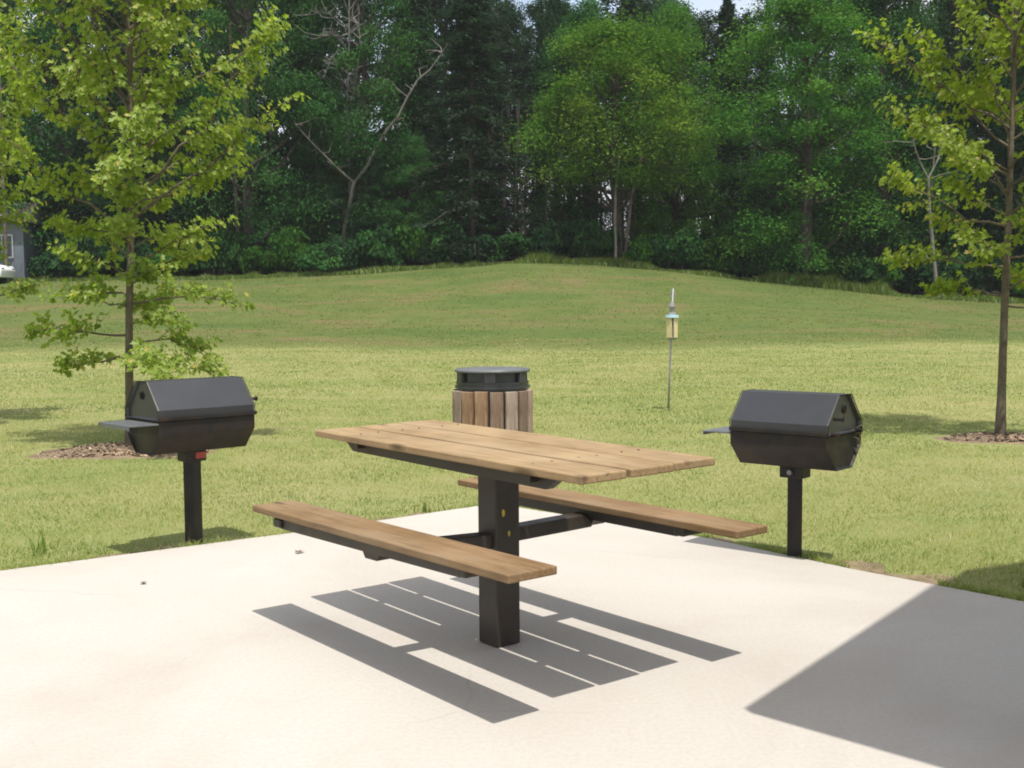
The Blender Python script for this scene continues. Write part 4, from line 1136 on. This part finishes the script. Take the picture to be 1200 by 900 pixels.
# ------------------------------------------------------------------ leaf litter and weeds
def dead_leaf(x, y, s, rz, label):
    bm_ = bmesh.new()
    vs = [bm_.verts.new((p_[0] * s - s / 2, p_[1] * s, 0.004 + 0.35 * s * abs(p_[1]) + 0.2 * s * (p_[0] - .5) ** 2)) for p_ in LEAF]
    for i in range(1, 9): bm_.faces.new((vs[0], vs[i], vs[i + 1]))
    o = obj_bm("dry_leaf", bm_, M['dead_leaf']); o.location = (x, y, 0.001); o.rotation_euler = (0, 0, rz)
    tag(o, label, "leaf")
dead_leaf(-1.109, 5.791, 0.055, 0.6, "curled dry leaf on the concrete just left of the near bench's far end")
dead_leaf(-1.717, 5.146, 0.04, 2.0, "tiny dry leaf alone on the concrete at the left")
def weed(x, y, n, h, seed, label):
    r = rng(seed); xx = x + r.normal(0, 0.035, n); yy = y + r.normal(0, 0.035, n)
    V, T, q_ = blades(xx, yy, h * r.uniform(0.4, 1.1, n), np.full(n, 0.008), 0.15 + 0.4 * r.random(n), r, 0.3 * r.random(n))
    tag(link(bpy.data.objects.new("weed_clump", mesh_np("weed_clump", V, T, M['blade'], q_))), label, "weed", "weeds at the pad's edge")
weed(-2.56, 6.02, 20, 0.17, 1, "tall grassy weed by the pad edge at the far left")
weed(-2.75, 5.72, 14, 0.10, 2, "low weed at the pad edge left of the tall grassy weed")
weed(-0.55, 7.2, 18, 0.09, 3, "grass tuft at the pad edge near the far corner")
weed(2.42, 5.15, 26, 0.13, 4, "grass tuft in the roof shadow at the pad's right edge")

# ------------------------------------------------------------------ far left: shed and parked car
def shed():
    d = 62.5; x = at_px(-6, d); z = tz(x, d)
    root = empty("shed", (x, d, z), 0.1); tag(root, "small grey-blue shed half hidden by foliage at the left edge", "shed")
    bm_ = bmesh.new(); box(bm_, 0, 0, 1.6, 4.6, 3.5, 3.4); obj_bm("wall", bm_, M['siding'], root)
    bm_ = bmesh.new(); extrude(bm_, [(-2.2, 3.3), (2.2, 3.3), (0, 4.5)], -2.6, 2.6); obj_bm("roof", bm_, M['shingle'], root)
    for wx in (-1.3, 1.2):
        bm_ = bmesh.new()
        for (a_, b_, c_, e_) in ((0, 0.6, 1.1, 0.08), (0, -0.6, 1.1, 0.08), (0.55, 0, 0.08, 1.28), (-0.55, 0, 0.08, 1.28), (0, 0, 0.05, 1.2)):
            box(bm_, wx + a_, -1.79, 2.0 + b_, c_, 0.09, e_)
        w_ = obj_bm("window", bm_, M['steel_grey'], root)
        bm_ = bmesh.new(); box(bm_, wx, -1.765, 2.0, 1.05, 0.03, 1.15); obj_bm("pane", bm_, M['car_glass'], w_)
shed()
def car():
    d = 59.3; x = at_px(-36, d); z = tz(x, d)
    root = empty("parked_car", (x, d, z + 0.02), 0.0); tag(root, "white parked car cut off by the left picture edge", "car")
    side_ = [(-2.2, 0.35), (2.2, 0.35), (2.25, 0.75), (2.1, 0.98), (1.25, 1.05), (0.75, 1.42), (-0.9, 1.45), (-1.55, 1.05), (-2.15, 0.95), (-2.25, 0.7)]
    bm_ = bmesh.new()
    a_ = [bm_.verts.new((x_, -0.85 + (0.14 if z_ > 1.1 else 0), z_)) for x_, z_ in side_]; b_ = [bm_.verts.new((x_, 0.85 - (0.14 if z_ > 1.1 else 0), z_)) for x_, z_ in side_]
    bm_.faces.new(a_); bm_.faces.new(b_[::-1])
    for i in range(len(side_)): bm_.faces.new((a_[i], b_[i], b_[(i + 1) % len(side_)], a_[(i + 1) % len(side_)]))
    bevel_all(bm_, 0.05); obj_bm("body", bm_, M['white_paint'], root, True)
    for x0, x1, t0, t1 in ((-1.35, -0.12, -0.85, -0.12), (-0.02, 1.1, -0.02, 0.66)):
        bm_ = bmesh.new()
        v_ = [bm_.verts.new(p_) for p_ in ((x0, -0.865, 1.07), (x1, -0.865, 1.07), (t1, -0.742, 1.37), (t0, -0.742, 1.37))]
        f_ = bm_.faces.new(v_); bmesh.ops.solidify(bm_, geom=[f_], thickness=0.02); obj_bm("window", bm_, M['car_glass'], root)
    for wx in (-1.35, 1.35):
        for wy in (-0.78, 0.78):
            bm_ = bmesh.new(); bmesh.ops.create_cone(bm_, cap_ends=True, segments=24, radius1=0.32, radius2=0.32, depth=0.2, matrix=Matrix.Translation((wx, wy, 0.32)) @ Matrix.Rotation(math.pi / 2, 4, 'X'))
            w_ = obj_bm("wheel", bm_, M['rubber'], root)
            bm_ = bmesh.new(); bmesh.ops.create_cone(bm_, cap_ends=True, segments=16, radius1=0.19, radius2=0.17, depth=0.03, matrix=Matrix.Translation((wx, wy * 1.145, 0.32)) @ Matrix.Rotation(math.pi / 2, 4, 'X'))
            obj_bm("rim", bm_, M['steel_grey'], w_)
    bm_ = bmesh.new(); box(bm_, 2.2, -0.62, 0.78, 0.06, 0.3, 0.14, None, 0.02); obj_bm("headlight", bm_, M['steel_grey'], root)
    bm_ = bmesh.new(); box(bm_, 2.2, 0.62, 0.78, 0.06, 0.3, 0.14, None, 0.02); obj_bm("headlight", bm_, M['steel_grey'], root)
car()

# ------------------------------------------------------------------ picnic shelter whose roof corner shades the pad at the right
def shelter():
    k_ = Vector((-0.107, 0.348, 0))                       # shadow shift per metre of height
    ze, zr = 2.6, 4.25
    C0 = Vector((0.722, 3.457, 0)) - k_ * ze; C0.z = ze
    RD = Vector((2.235, 5.47, 0)) - k_ * zr; RD.z = zr
    C1 = Vector((2 * RD.x - C0.x, 2 * RD.y - C0.y, ze))
    near = Vector((0.46, -0.46, 0)).normalized() * 6.5
    root = empty("picnic_shelter", (C0.x + 2, C0.y - 1, 0)); tag(root, "timber picnic shelter whose gable roof shades the pad's right corner", "shelter")
    inv = Vector((C0.x + 2, C0.y - 1, 0))
    bm_ = bmesh.new(); dn = Vector((0, 0, -0.12))
    P = [C0, RD, C1]; top_a = [bm_.verts.new(p_ - inv) for p_ in P]; top_b = [bm_.verts.new(p_ + near - inv) for p_ in P]
    bot_a = [bm_.verts.new(p_ + dn - inv) for p_ in P]; bot_b = [bm_.verts.new(p_ + near + dn - inv) for p_ in P]
    for i in (0, 1):
        bm_.faces.new((top_a[i], top_a[i + 1], top_b[i + 1], top_b[i])); bm_.faces.new((bot_a[i], bot_b[i], bot_b[i + 1], bot_a[i + 1]))
        bm_.faces.new((top_a[i], bot_a[i], bot_a[i + 1], top_a[i + 1])); bm_.faces.new((top_b[i], top_b[i + 1], bot_b[i + 1], bot_b[i]))
    for i in (0, 2): bm_.faces.new((top_a[i], top_b[i], bot_b[i], bot_a[i]))
    obj_bm("roof", bm_, M['shingle'], root)
    e1 = (C1 - C0); e1.z = 0; nd = near.normalized()
    for f in (0.12, 0.88):
        for t in (0.5, 6.0):
            p_ = C0 + e1 * f + nd * t
            zt_ = ze + (zr - ze) * (1 - abs(f - 0.5) * 2) - 0.13
            bm_ = bmesh.new(); box(bm_, p_.x - inv.x, p_.y - inv.y, zt_ / 2, 0.14, 0.14, zt_, Matrix.Rotation(-0.78, 3, 'Z'), 0.008); obj_bm("post", bm_, M['post_wood'], root)
shelter()

# ------------------------------------------------------------------ thin summer haze
bm = bmesh.new(); box(bm, 0, 45, 15, 190, 150, 36)
hm_ = bpy.data.materials.new("haze"); hm_.use_nodes = True
hn = hm_.node_tree; hn.nodes.clear()
ho = hn.nodes.new("ShaderNodeOutputMaterial"); hv = hn.nodes.new("ShaderNodeVolumePrincipled")
hv.inputs["Color"].default_value = (0.93, 0.96, 1.0, 1); hv.inputs["Density"].default_value = 0.00028; hv.inputs["Anisotropy"].default_value = 0.0
hn.links.new(hv.outputs[0], ho.inputs["Volume"])
hz = obj_bm("haze", bm, hm_)
tag(hz, "thin summer haze in the air over the field", kind="stuff")
